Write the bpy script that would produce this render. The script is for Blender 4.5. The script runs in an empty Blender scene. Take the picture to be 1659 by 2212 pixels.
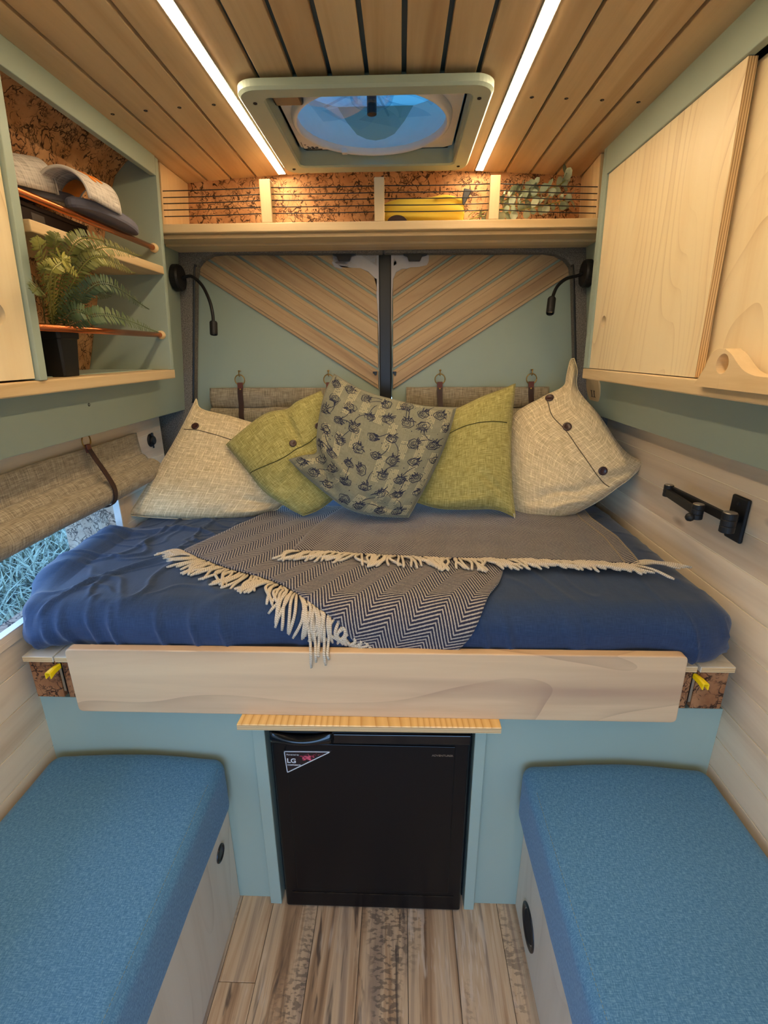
import bpy, bmesh, math, random
from mathutils import Vector, Matrix, noise
random.seed(7)
C = bpy.context.scene.collection
# ------------------------------------------------------------------ camera
F = 1052.0; W_, H_ = 1659.0, 2212.0
PITCH, YAW, ROLL, HC = math.radians(18.3), math.radians(2.0), math.radians(-0.33), 1.45
fw = Vector((-math.sin(YAW)*math.cos(PITCH), math.cos(YAW)*math.cos(PITCH), -math.sin(PITCH)))
r0 = Vector((math.cos(YAW), math.sin(YAW), 0)); u0 = r0.cross(fw)
cr, sr = math.cos(ROLL), math.sin(ROLL)
rt = r0*cr + u0*sr; up = r0*-sr + u0*cr
CP = Vector((0, 0, HC))
cam = bpy.data.objects.new('camera', bpy.data.cameras.new('camera')); C.objects.link(cam)
m = Matrix((rt, up, -fw)).transposed().to_4x4(); m.translation = CP
cam.matrix_world = m
cam.data.sensor_fit = 'HORIZONTAL'; cam.data.sensor_width = 36; cam.data.lens = 36*F/W_
cam.data.clip_start = 0.02
bpy.context.scene.camera = cam
# ------------------------------------------------------------------ world, exposure
world = bpy.data.worlds.new('dusk_sky'); bpy.context.scene.world = world; world.use_nodes = True
wn = world.node_tree.nodes; wl = world.node_tree.links
wt = wn.new('ShaderNodeTexCoord'); ws = wn.new('ShaderNodeSeparateXYZ'); wr = wn.new('ShaderNodeValToRGB')
wl.new(wt.outputs['Generated'], ws.inputs[0]); wl.new(ws.outputs['Z'], wr.inputs[0]); wl.new(wr.outputs[0], wn['Background'].inputs[0])
wr.color_ramp.elements[0].position = 0.0; wr.color_ramp.elements[0].color = (0.34, 0.57, 0.92, 1)
wr.color_ramp.elements[1].position = 0.6; wr.color_ramp.elements[1].color = (0.22, 0.47, 0.95, 1)
SKY = 7.2; LED = 58.0
wn['Background'].inputs[1].default_value = SKY
vs = bpy.context.scene.view_settings
vs.view_transform = 'Standard'; vs.look = 'None'; vs.gamma = 1; vs.use_curve_mapping = False
vs.exposure = 0.0
# ------------------------------------------------------------------ sight lines to real planes (survey helpers)
def ray(px, py): return fw + rt*((px-W_/2)/F) - up*((py-H_/2)/F)
def AX(px, py, X): d = ray(px, py); return CP + d*(X/d.x)
def AY(px, py, Y): d = ray(px, py); return CP + d*(Y/d.y)
def AZ(px, py, Z): d = ray(px, py); return CP + d*((Z-HC)/d.z)
# ------------------------------------------------------------------ colours & materials
def s2l(c): return c/12.92 if c <= .04045 else ((c+.055)/1.055)**2.4
def rgb(r, g, b): return (s2l(r/255), s2l(g/255), s2l(b/255), 1)
MATS = {}
class NT:
    def __init__(s, name, rough=.5, metal=0, spec=.5):
        s.m = bpy.data.materials.new(name); s.m.use_nodes = True; s.t = s.m.node_tree
        s.b = s.t.nodes['Principled BSDF']; s.b.inputs['Roughness'].default_value = rough
        s.b.inputs['Metallic'].default_value = metal; s.b.inputs['Specular IOR Level'].default_value = spec
        MATS[name] = s.m
    def n(s, typ, ins=None, **kw):
        nd = s.t.nodes.new('ShaderNode'+typ)
        for k, v in kw.items(): setattr(nd, k, v)
        for k, v in (ins or {}).items(): s.set(nd.inputs[k], v)
        return nd
    def set(s, inp, v):
        if isinstance(v, bpy.types.NodeSocket): s.t.links.new(v, inp)
        else: inp.default_value = v
    def math(s, op, a, b=0.0, c=0.0): return s.n('Math', {0: a, 1: b, 2: c}, operation=op).outputs[0]
    def ramp(s, f, stops, interp='LINEAR'):
        r = s.n('ValToRGB', {0: f}); cr = r.color_ramp; cr.interpolation = interp
        while len(cr.elements) < len(stops): cr.elements.new(.5)
        for e, (p, c) in zip(cr.elements, stops): e.position = p; e.color = c if len(c) == 4 else (*c, 1)
        return r.outputs[0]
    def mix(s, f, a, b, mode='MIX'):
        x = s.n('Mix', data_type='RGBA', blend_type=mode)
        s.set(x.inputs[0], f); s.set(x.inputs[6], a); s.set(x.inputs[7], b); return x.outputs[2]
    def coords(s, kind='Object', scale=(1, 1, 1), rand=True, rot=(0, 0, 0)):
        v = s.n('TexCoord').outputs[kind]
        if rand:
            o = s.n('ObjectInfo').outputs['Random']
            a = s.n('VectorMath', {0: (37., 91., 53.)}, operation='SCALE'); s.set(a.inputs['Scale'], o)
            v = s.n('VectorMath', {0: v, 1: a.outputs[0]}, operation='ADD').outputs[0]
        return s.n('Mapping', {'Vector': v, 'Scale': scale, 'Rotation': rot}).outputs[0]
    def noise(s, v, sc, det=3, rough=.5, dist=0.):
        return s.n('TexNoise', {'Vector': v, 'Scale': sc, 'Detail': det, 'Roughness': rough, 'Distortion': dist}).outputs['Fac']
    def col(s, c): s.set(s.b.inputs['Base Color'], c)
    def bump(s, h, strength=.3, dist=.002):
        s.set(s.b.inputs['Normal'], s.n('Bump', {'Height': h, 'Strength': strength, 'Distance': dist}).outputs[0])
G = lambda v: (v, v, v, 1)
def plain(name, c, rough=.5, metal=0, spec=.5, mottling=.06, nscale=30, bump=0):
    k = NT(name, rough, metal, spec); v = k.coords()
    nz = k.noise(v, nscale, 4)
    k.col(k.mix(nz, tuple(x*(1-mottling) for x in c[:3])+(1,), tuple(min(1, x*(1+mottling)) for x in c[:3])+(1,)))
    if bump: k.bump(k.noise(v, nscale*8, 3), bump, .001)
    return k.m
AXS = {'x': (.06, 1, 1), 'y': (1, .06, 1), 'z': (1, 1, .06)}
def wood(name, light, dark, axis='y', scale=14, amount=.75, rough=.42, lines=0., linec=None, knots=False, streak=None, swirl=0.):
    k = NT(name, rough, 0, .35); v = k.coords(scale=AXS[axis])
    a = k.noise(v, scale, 5, .6, 1.2)
    col = k.ramp(a, [(.35, light), (.5, tuple(light[i]*(1-amount*.35)+dark[i]*amount*.35 for i in range(3))+(1,)), (.72, dark)])
    fine = k.noise(v, scale*9, 4, .7)
    col = k.mix(k.ramp(fine, [(.35, G(.16)), (.7, G(0))]), col, dark)
    col = k.mix(k.math('MULTIPLY', k.n('ObjectInfo').outputs['Random'], .3), col, dark)
    if streak:
        st = k.noise(v, scale*.45, 3, .5, 1.5)
        col = k.mix(k.ramp(st, [(.54, G(0)), (.68, G(.75))]), col, streak)
    if lines:
        sw = k.coords(scale=tuple(1 if q == 1 else .3 for q in AXS[axis]))
        w = k.noise(sw, 2.6, 1.5, .35, .5)
        ph = k.math('FRACT', k.math('MULTIPLY', w, lines))
        ln = k.ramp(ph, [(0, G(.62)), (.10, G(.25)), (.35, G(0)), (1, G(0))])
        brk = k.ramp(k.noise(sw, 9, 3), [(.40, G(0)), (.62, G(1))])
        col = k.mix(k.math('MULTIPLY', ln, k.math('ADD', brk, .15)), col, linec or dark)
    if knots:
        kn = k.n('TexVoronoi', {'Vector': k.coords(scale=tuple(1 if q == 1 else .35 for q in AXS[axis])), 'Scale': 7.5})
        col = k.mix(k.ramp(kn.outputs['Distance'], [(.0, G(.8)), (.05, G(.6)), (.11, G(0))]), col, rgb(112, 84, 66))
    k.col(col); k.bump(fine, .12, .0006)
    return k.m
poplar = wood('poplar_ceiling', rgb(222, 194, 150), rgb(182, 146, 102), 'y', 9, .8, .45, streak=rgb(162, 126, 86))
poplar_x = wood('poplar_board', rgb(233, 208, 164), rgb(200, 164, 112), 'x', 10, .6, .4)
poplar_y = wood('poplar_edge', rgb(233, 208, 164), rgb(200, 164, 112), 'y', 10, .6, .4)
poplar_z = wood('poplar_post', rgb(238, 210, 162), rgb(206, 168, 114), 'z', 10, .5, .4)
pine_y = wood('whitewashed_pine', rgb(238, 218, 188), rgb(208, 182, 150), 'y', 9, .5, .5, knots=True)
pale_x = wood('pale_front_board', rgb(228, 196, 154), rgb(202, 166, 128), 'x', 7, .8, .42, streak=rgb(158, 122, 100), lines=16., linec=rgb(170, 136, 108))
maple_z = wood('maple_door', rgb(246, 226, 184), rgb(236, 210, 164), 'z', 8, .4, .4, lines=34., linec=rgb(196, 158, 108))
birch_y = wood('birch_ply_face', rgb(222, 214, 196), rgb(206, 196, 176), 'z', 7, .4, .5, lines=14., linec=rgb(190, 178, 158))
pine_top = wood('varnished_pine', rgb(238, 192, 122), rgb(222, 166, 92), 'y', 8, .4, .22, lines=0)
slat_m = wood('chevron_slat', rgb(208, 180, 138), rgb(170, 138, 102), 'x', 16, .8, .5, streak=rgb(150, 120, 90))
def ringpine():
    k = NT('ringed_pine', .2, 0, .5); v = k.coords(scale=(1, .25, 1), rand=False)
    w = k.math('FRACT', k.math('MULTIPLY', k.math('ADD', k.math('MULTIPLY', k.noise(v, 3, 2), .22), k.n('SeparateXYZ', {0: v}).outputs[0]), 62.))
    k.col(k.mix(k.ramp(w, [(0, G(.9)), (.25, G(.35)), (.6, G(0)), (1, G(.3))]), rgb(240, 198, 126), rgb(204, 146, 74))); return k.m
ring_pine = ringpine()
def plymat(axis):
    k = NT('plywood_edge', .5); s = k.n('SeparateXYZ', {0: k.n('TexCoord').outputs['Object']})
    w = k.math('FRACT', k.math('MULTIPLY', s.outputs[axis], 240.))
    k.col(k.ramp(w, [(0, rgb(226, 196, 146)), (.45, rgb(226, 196, 146)), (.55, rgb(176, 136, 90)), (1, rgb(176, 136, 90))], 'CONSTANT')); return k.m
ply = plymat(2); ply_x = plymat(0); seam_highlight = plain('painted_groove_highlight', rgb(252, 236, 206), .6)  # pale wall backing paints highlight lines into the plank grooves
teal = plain('sage_teal_paint', rgb(160, 174, 158), .42, 0, .35, .02, 12, .03)
teal_dark = plain('dark_backing_paint', rgb(64, 86, 94), .6)
def cork_mat(name, base, base2, dark, amt=1.):
    k = NT(name, .75, 0, .2); v = k.coords(rand=False)
    ds = k.n('TexNoise', {'Vector': v, 'Scale': 22., 'Detail': 3.})
    vv = k.n('VectorMath', {0: ds.outputs['Color'], 1: (.09, .09, .09)}, operation='MULTIPLY_ADD'); k.set(vv.inputs[2], v)
    ed = k.n('TexVoronoi', {'Vector': vv.outputs[0], 'Scale': 34.}, feature='DISTANCE_TO_EDGE').outputs['Distance']
    ed2 = k.n('TexVoronoi', {'Vector': vv.outputs[0], 'Scale': 85.}, feature='DISTANCE_TO_EDGE').outputs['Distance']
    g = k.noise(v, 16, 4); g2 = k.noise(vv.outputs[0], 60, 3, .6, 1.)
    col = k.ramp(g, [(.35, base), (.65, base2)])
    a = k.math('MULTIPLY', k.ramp(ed, [(0, G(1)), (.035, G(.8)), (.07, G(0))]), k.ramp(k.noise(v, 30, 2), [(.42, G(0)), (.55, G(1))]))
    b = k.math('MULTIPLY', k.ramp(ed2, [(0, G(1)), (.06, G(.6)), (.12, G(0))]), k.ramp(k.noise(v, 24, 3, .6, .5), [(.52, G(0)), (.6, G(1))]))
    c = k.ramp(g2, [(.62, G(0)), (.67, G(1))])
    mk = k.math('MULTIPLY', k.math('MAXIMUM', k.math('MAXIMUM', a, b), c), amt)
    k.col(k.mix(mk, col, dark)); k.bump(k.math('SUBTRACT', 1., mk), .4, .001)
    return k.m
cork = cork_mat('cork_sheet', rgb(216, 166, 118), rgb(182, 130, 86), rgb(58, 36, 26))
cork_dark = cork_mat('cork_block', rgb(170, 118, 78), rgb(134, 84, 50), rgb(50, 30, 20))
cork_pale = cork_mat('cork_pale', rgb(204, 178, 156), rgb(178, 146, 124), rgb(58, 46, 44))
def felt_mat():
    k = NT('grey_felt_carpet', .95, 0, .1); v = k.coords(rand=False)
    k.col(k.ramp(k.noise(v, 260, 4, .7), [(.35, rgb(92, 88, 82)), (.65, rgb(146, 140, 132))])); k.bump(k.noise(v, 300, 3), .6, .002); return k.m
felt = felt_mat()
black = plain('black_plastic', rgb(26, 26, 28), .38, 0, .5, .1)
matt_black = plain('matt_black_metal', rgb(28, 27, 28), .5, .3, .5, .1, 80, .1)
def gloss(name, c, r):
    k = NT(name, r, 0, .5); k.col(c); k.set(k.b.inputs['Roughness'], k.math('ADD', k.math('MULTIPLY', k.noise(k.coords(), 60, 3), .06), r)); return k.m
fridge_m = gloss('fridge_black', rgb(9, 9, 12), .3); fridge_m.node_tree.nodes['Principled BSDF'].inputs['Specular IOR Level'].default_value = .28
fridge_g = gloss('fridge_gloss_trim', rgb(14, 14, 16), .1)
silver = plain('brushed_steel', rgb(168, 164, 158), .3, 1, .5)
greymet = plain('grey_door_moulding', rgb(206, 202, 204), .4, .0, .4)
brass = plain('brass', rgb(178, 140, 76), .3, 1)
copper = plain('copper_tube', rgb(206, 122, 76), .25, 1)
leather = plain('dark_brown_leather', rgb(52, 30, 24), .5, 0, .4, .2, 40, .2)
leather_l = plain('light_brown_leather', rgb(98, 50, 38), .5, 0, .4, .2, 40, .2)
white_p = plain('white_plastic', rgb(226, 220, 214), .4)
yellow_p = plain('yellow_plastic', rgb(248, 204, 8), .35)
ash = plain('matte_white_line', rgb(214, 214, 214), .5)
button_m = plain('dark_brown_button', rgb(60, 34, 28), .3, 0, .5, .25, 120)
dark_void = plain('dark_recess', rgb(10, 10, 10), .9)
def fabric(name, c1, c2, c3, rough=.9, bump=.5, slub=.5, weave=420., el=.06, check=0, sheen=.15):
    """two crossing thread directions with slubs, in metres of UV"""
    k = NT(name, rough, 0, .15); uv = k.n('TexCoord').outputs['UV']
    a = k.noise(k.n('Mapping', {'Vector': uv, 'Scale': (weave*el, weave, 1)}).outputs[0], 1., 3, .6)
    b = k.noise(k.n('Mapping', {'Vector': uv, 'Scale': (weave, weave*el, 1)}).outputs[0], 1., 3, .6)
    s = k.noise(k.n('Mapping', {'Vector': uv, 'Scale': (8., 150., 1)}).outputs[0], 1., 2)
    s2 = k.noise(k.n('Mapping', {'Vector': uv, 'Scale': (150., 8., 1)}).outputs[0], 1., 2)
    ab = k.math('MULTIPLY', k.math('ADD', a, b), .5)
    col = k.ramp(ab, [(.38, c1), (.5, c2), (.63, c3)])
    sl = k.math('MAXIMUM', k.ramp(s, [(.60, G(0)), (.72, G(slub))]), k.ramp(s2, [(.62, G(0)), (.74, G(slub))]))
    col = k.mix(sl, col, c3)
    if check:      # pale woven grid lines, broken here and there
        q = k.n('SeparateXYZ', {0: uv}); br_ = k.ramp(k.noise(uv, 45., 2), [(.42, G(0)), (.6, G(1))])
        for o_ in (q.outputs[0], q.outputs[1]):
            ln = k.ramp(k.math('FRACT', k.math('MULTIPLY', o_, check)), [(0, G(.75)), (.07, G(.6)), (.12, G(0)), (1, G(0))])
            col = k.mix(k.math('MULTIPLY', ln, br_), col, tuple(min(1, c*1.25) for c in c3[:3])+(1,))
    k.col(col); k.bump(ab, bump, .0012)
    k.b.inputs['Sheen Weight'].default_value = sheen
    return k.m
beige_f = fabric('beige_linen', rgb(176, 154, 116), rgb(208, 186, 144), rgb(236, 216, 176), check=44.)
green_f = fabric('olive_green_linen', rgb(128, 120, 62), rgb(160, 150, 86), rgb(202, 190, 126))
blind_f = fabric('taupe_linen', rgb(114, 104, 86), rgb(150, 138, 116), rgb(182, 170, 146), slub=.3)
blue_f = fabric('teal_blue_upholstery', rgb(62, 108, 146), rgb(78, 126, 164), rgb(104, 150, 186), slub=.08, weave=560., bump=.5, el=.22)
floral_f = fabric('grey_green_cotton', rgb(120, 118, 96), rgb(132, 130, 108), rgb(142, 140, 118), slub=.0, weave=600, bump=.15)
sheet_f = fabric('navy_cotton_sheet', rgb(34, 52, 80), rgb(40, 59, 90), rgb(47, 67, 100), slub=.0, weave=700, bump=.1, rough=.75, sheen=.2)
yellow_f = plain('yellow_fabric', rgb(232, 196, 66), .8)
knit_f = fabric('cream_knit', rgb(150, 140, 130), rgb(206, 196, 184), rgb(226, 218, 206), weave=260., bump=.8)
def herring():
    k = NT('navy_herringbone_wool', .95, 0, .1); s = k.n('SeparateXYZ', {0: k.n('TexCoord').outputs['UV']})
    u, v = s.outputs[0], s.outputs[1]
    pp = k.math('PINGPONG', u, .043)
    ph = k.math('ADD', v, k.math('MULTIPLY', pp, 1.0))
    nz = k.math('MULTIPLY', k.noise(k.n('TexCoord').outputs['UV'], 260., 2), .0026)
    fr = k.math('FRACT', k.math('MULTIPLY', k.math('ADD', ph, nz), 108.))
    st = k.ramp(fr, [(0, G(0)), (.46, G(0)), (.62, G(1)), (.86, G(1)), (1, G(0))])
    fz = k.noise(k.n('TexCoord').outputs['UV'], 900., 2)
    col = k.mix(k.math('MULTIPLY', st, k.ramp(fz, [(.3, G(.45)), (.6, G(1))])), rgb(44, 45, 62), rgb(184, 174, 160))
    k.col(col); k.bump(k.math('ADD', st, k.math('MULTIPLY', fz, .5)), .4, .0012); k.b.inputs['Sheen Weight'].default_value = .2
    return k.m
herr = herring()
def yarn_mat():
    k = NT('cream_wool_yarn', .95, 0, .1); uv = k.n('TexCoord').outputs['UV']; s = k.n('SeparateXYZ', {0: uv})
    fr = k.math('FRACT', k.math('ADD', k.math('MULTIPLY', s.outputs[1], 230.), k.math('MULTIPLY', s.outputs[0], 1.)))
    k.col(k.ramp(fr, [(0, rgb(150, 136, 118)), (.2, rgb(204, 190, 168)), (.8, rgb(214, 202, 180)), (1, rgb(150, 136, 118))]))
    k.bump(k.math('PINGPONG', fr, .5), .7, .0015); return k.m
yarn = yarn_mat()
def floor_mat():
    k = NT('weathered_laminate', .5, 0, .3); v = k.coords(scale=(1, .05, 1)); v2 = k.coords(scale=(1, .12, 1)); v3 = k.coords(scale=(.5, 1, 1))
    a = k.noise(v, 22, 5, .6, .8)
    col = k.ramp(a, [(.30, rgb(118, 94, 74)), (.42, rgb(172, 142, 112)), (.52, rgb(200, 176, 146)), (.62, rgb(156, 136, 118)), (.75, rgb(128, 118, 110))])
    b = k.noise(v2, 26, 4, .6, .6)
    col = k.mix(k.ramp(b, [(.60, G(0)), (.66, G(.75)), (.72, G(.85))]), col, rgb(62, 56, 56))
    cc = k.math('MULTIPLY', k.ramp(k.noise(v3, 120, 2), [(.5, G(0)), (.56, G(1))]), k.ramp(k.noise(k.coords(scale=(1, .3, 1)), 7, 2), [(.56, G(0)), (.66, G(1))]))
    col = k.mix(k.math('MULTIPLY', cc, .6), col, rgb(74, 68, 66))
    d = k.math('MULTIPLY', k.ramp(k.noise(k.coords(scale=(1, .12, 1)), 110, 2), [(.5, G(0)), (.6, G(1))]), k.ramp(k.noise(k.coords(scale=(1, .35, 1)), 6, 2, .5, 1.), [(.58, G(0)), (.66, G(1))]))
    col = k.mix(k.math('MULTIPLY', d, .55), col, rgb(214, 200, 184))
    k.col(col); k.bump(a, .25, .001); return k.m
floor_m = floor_mat()
def emis(name, c, st):
    k = NT(name); k.b.inputs['Base Color'].default_value = G(.8); k.b.inputs['Emission Color'].default_value = c; k.b.inputs['Emission Strength'].default_value = st; return k.m
led_m = emis('warm_led_diffuser', (1, .765, .49, 1), LED)
def glassy(name, c, rough=0., mixf=.8):
    k = NT(name); t = k.n('BsdfTransparent', {'Color': c}); g = k.n('BsdfGlossy', {'Color': G(.9), 'Roughness': rough})
    x = k.n('MixShader', {0: 1-mixf, 1: t.outputs[0], 2: g.outputs[0]})
    k.t.links.new(x.outputs[0], k.t.nodes['Material Output'].inputs[0]); return k.m
glass = glassy('window_glass', (.93, .97, .97, 1), 0, .93)
clear_p = glassy('clear_smoked_plastic', (.78, .86, .90, 1), .12, .88)
def dome_mat():
    k = NT('translucent_vent_lid'); k.b.inputs['Roughness'].default_value = .5
    t = k.n('BsdfTranslucent', {'Color': (.27, .42, .43, 1)}); g = k.n('BsdfDiffuse', {'Color': (.3, .42, .48, 1)})
    x = k.n('MixShader', {0: .25, 1: t.outputs[0], 2: g.outputs[0]}); k.t.links.new(x.outputs[0], k.t.nodes['Material Output'].inputs[0]); return k.m
dome_m = dome_mat()
def leafm(name, c1, c2):
    k = NT(name, .5, 0, .4); o = k.n('ObjectInfo').outputs['Random']
    f = k.math('MULTIPLY', k.math('ADD', k.noise(k.coords(), 40, 2), o), .5); k.col(k.ramp(f, [(.25, c1), (.75, c2)])); return k.m
fern_m = leafm('fern_green', rgb(86, 92, 40), rgb(158, 152, 72)); fern_d = leafm('fern_dark_green', rgb(50, 68, 46), rgb(96, 112, 66))
euc_m = leafm('eucalyptus_green', rgb(120, 134, 108), rgb(176, 182, 148)); stem_m = plain('green_stem', rgb(150, 150, 70), .6)
grass_m = leafm('frosty_grass', rgb(46, 52, 34), rgb(146, 148, 122)); ground_m = plain('dark_grassy_soil', rgb(50, 70, 56), .9, nscale=8, mottling=.4)
# ------------------------------------------------------------------ mesh builder
class MB:
    def __init__(s): s.v = []; s.f = []; s.uv = []
    def add(s, vs, fs, uvs=None):
        b = len(s.v); s.v += [tuple(x) for x in vs]
        for i, f in enumerate(fs):
            s.f.append(tuple(b+k for k in f)); s.uv.append(uvs[i] if uvs else None)
        return s
    def box(s, a, b):
        x0, y0, z0 = a; x1, y1, z1 = b
        if x0 > x1: x0, x1 = x1, x0
        if y0 > y1: y0, y1 = y1, y0
        if z0 > z1: z0, z1 = z1, z0
        return s.add([(x0,y0,z0),(x1,y0,z0),(x1,y1,z0),(x0,y1,z0),(x0,y0,z1),(x1,y0,z1),(x1,y1,z1),(x0,y1,z1)],
              [(0,3,2,1),(4,5,6,7),(0,1,5,4),(1,2,6,5),(2,3,7,6),(3,0,4,7)])
    def prism(s, pts, ext):
        """pts: planar 3D outline, ext: extrusion vector"""
        pts = [Vector(p) for p in pts]; ext = Vector(ext); n = len(pts)
        return s.add(pts+[p+ext for p in pts], [tuple(range(n)), tuple(range(2*n-1, n-1, -1))]+[(i, i+n, (i+1) % n+n, (i+1) % n) for i in range(n)])
    def loft(s, rings, cap=True, closed=True):
        n = len(rings[0]); b = [p for r in rings for p in r]; fs = []; 
        for i in range(len(rings)-1):
            for j in range(n if closed else n-1):
                k = (j+1) % n; fs.append((i*n+j, i*n+k, (i+1)*n+k, (i+1)*n+j))
        if cap: fs += [tuple(range(n-1, -1, -1)), tuple((len(rings)-1)*n+j for j in range(n))]
        return s.add(b, fs)
    def tube(s, pts, r, seg=8, cap=True, uv=False):
        pts = [Vector(p) for p in pts]; rr = r if isinstance(r, (list, tuple)) else [r]*len(pts)
        t = (pts[1]-pts[0]).normalized(); a = t.orthogonal().normalized(); rings = []; L = 0; Ls = []
        for i, p in enumerate(pts):
            d = (pts[min(i+1, len(pts)-1)]-pts[max(i-1, 0)]).normalized()
            a = (a-d*a.dot(d)).normalized(); b = d.cross(a)
            if i: L += (p-pts[i-1]).length
            Ls.append(L)
            rings.append([p+a*rr[i]*math.cos(2*math.pi*k/seg)+b*rr[i]*math.sin(2*math.pi*k/seg) for k in range(seg)])
        if not uv: return s.loft(rings, cap)
        vs_ = [p for q in rings for p in q]; fs = []; us = []
        for i in range(len(pts)-1):
            for j in range(seg):
                k = (j+1) % seg; fs.append((i*seg+j, i*seg+k, (i+1)*seg+k, (i+1)*seg+j))
                us.append([(j/seg, Ls[i]), ((j+1)/seg, Ls[i]), ((j+1)/seg, Ls[i+1]), (j/seg, Ls[i+1])])
        e = (len(pts)-1)*seg
        fs += [tuple(range(seg-1, -1, -1)), tuple(e+j for j in range(seg))]; us += [[(0, 0)]*seg, [(0, L)]*seg]
        return s.add(vs_, fs, us)
    def cyl(s, p0, p1, r, seg=24, r1=None): return s.tube([p0, p1], [r, r if r1 is None else r1], seg)
    def lathe(s, c, axis, prof, seg=32, cap=True):
        """prof: list of (radius, height along axis)"""
        c = Vector(c); ax = Vector(axis).normalized(); a = ax.orthogonal().normalized(); b = ax.cross(a)
        return s.loft([[c+ax*h+(a*math.cos(2*math.pi*k/seg)+b*math.sin(2*math.pi*k/seg))*max(r, 1e-5) for k in range(seg)] for r, h in prof], cap)
    def grid(s, fn, nu, nv, uvf=None, u0=0., u1=1., v0=0., v1=1.):
        vs_ = []; 
        U = [u0+(u1-u0)*i/nu for i in range(nu+1)]; V = [v0+(v1-v0)*j/nv for j in range(nv+1)]
        for v in V:
            for u in U: vs_.append(fn(u, v))
        fs = []; us = []
        for j in range(nv):
            for i in range(nu):
                a = j*(nu+1)+i; fs.append((a, a+1, a+nu+2, a+nu+1))
                if uvf: us.append([uvf(U[i], V[j]), uvf(U[i+1], V[j]), uvf(U[i+1], V[j+1]), uvf(U[i], V[j+1])])
        return s.add(vs_, fs, us if uvf else None)
    def mesh(s, name, mats, smooth=False, merge=0, fix=True):
        me = bpy.data.meshes.new(name); me.from_pydata(s.v, [], s.f)
        if any(u is not None for u in s.uv):
            l = me.uv_layers.new(name='UVMap'); i = 0
            for f, u in zip(s.f, s.uv):
                for k in range(len(f)): l.data[i].uv = u[k] if u else (0, 0); i += 1
        for q in (mats if isinstance(mats, (list, tuple)) else [mats]): me.materials.append(q)
        if merge or fix:
            bm = bmesh.new(); bm.from_mesh(me)
            if merge: bmesh.ops.remove_doubles(bm, verts=bm.verts, dist=merge)
            if fix: bmesh.ops.recalc_face_normals(bm, faces=bm.faces)
            bm.to_mesh(me); bm.free()
        if smooth: me.polygons.foreach_set('use_smooth', [True]*len(me.polygons))
        return me
def thing(name, label, cat, loc=(0, 0, 0), group=None):
    o = bpy.data.objects.new(name, None); C.objects.link(o); o.location = loc; o.empty_display_size = .05
    o['label'] = label; o['category'] = cat
    if group: o['group'] = group
    return o
def link(me, name, bev=0, label=None, kind=None, seg=2, ang=40):
    o = bpy.data.objects.new(name, me); C.objects.link(o)
    if bev:
        b = o.modifiers.new('bevel', 'BEVEL'); b.width = bev; b.segments = seg; b.limit_method = 'ANGLE'; b.angle_limit = math.radians(ang)
    if label: o['label'] = label
    if kind: o['kind'] = kind
    return o
def part(name, mb, mat, parent, bev=0, smooth=False, label=None, kind=None, sub=False, merge=0, seg=2, ang=40, fix=True):
    o = link(mb.mesh(name, mat, smooth, merge, fix), name, bev, label, kind, seg, ang)
    o.parent = parent
    # parts of a thing undo the thing's location; sub-parts hang on parts, which stand at the world origin
    o.matrix_parent_inverse = Matrix.Translation(-parent.location) if parent.parent is None and parent.type == 'EMPTY' else Matrix()
    return o
def tag(o, label, cat, group=None):
    o['label'] = label; o['category'] = cat
    if group: o['group'] = group
    return o
def struct(name, mb, mat, bev=0, smooth=False, **k):
    o = link(mb.mesh(name, mat, smooth), name, bev, kind='structure', **k); return o
def lerp(a, b, t): return a+(b-a)*t
def pl(pts, t):
    """point on a polyline by arc length fraction"""
    d = [0.]
    for a, b in zip(pts, pts[1:]): d.append(d[-1]+math.dist(a, b))
    x = max(0, min(1, t))*d[-1]
    for i in range(len(pts)-1):
        if x <= d[i+1] or i == len(pts)-2:
            f = (x-d[i])/max(1e-9, d[i+1]-d[i]); return tuple(p+(q-p)*f for p, q in zip(pts[i], pts[i+1]))
def smoothpts(pts, n):
    """Catmull-Rom through points"""
    P = [Vector(p) for p in pts]; P = [P[0]*2-P[1]]+P+[P[-1]*2-P[-2]]; out = []
    m_ = len(P)-3
    for i in range(n+1):
        t = i/n*m_; k = min(int(t), m_-1); f = t-k; a, b, c, d = P[k:k+4]
        out.append(.5*((2*b)+(c-a)*f+(2*a-5*b+4*c-d)*f*f+(3*b-a-3*c+d)*f**3))
    return out
def coons(B, R, T, L):
    """B: bottom (u), T: top (u), L: left (v), R: right (v) polylines"""
    B, T, L, R = [[tuple(q) for q in smoothpts(p, 24)] if len(p) > 2 else p for p in (B, T, L, R)]
    c00, c10, c01, c11 = B[0], B[-1], T[0], T[-1]
    def f(u, v):
        b, t, l, r = pl(B, u), pl(T, u), pl(L, v), pl(R, v)
        return tuple((1-v)*b[i]+v*t[i]+(1-u)*l[i]+u*r[i]-((1-u)*(1-v)*c00[i]+u*(1-v)*c10[i]+(1-u)*v*c01[i]+u*v*c11[i]) for i in range(len(b)))
    return f
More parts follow.
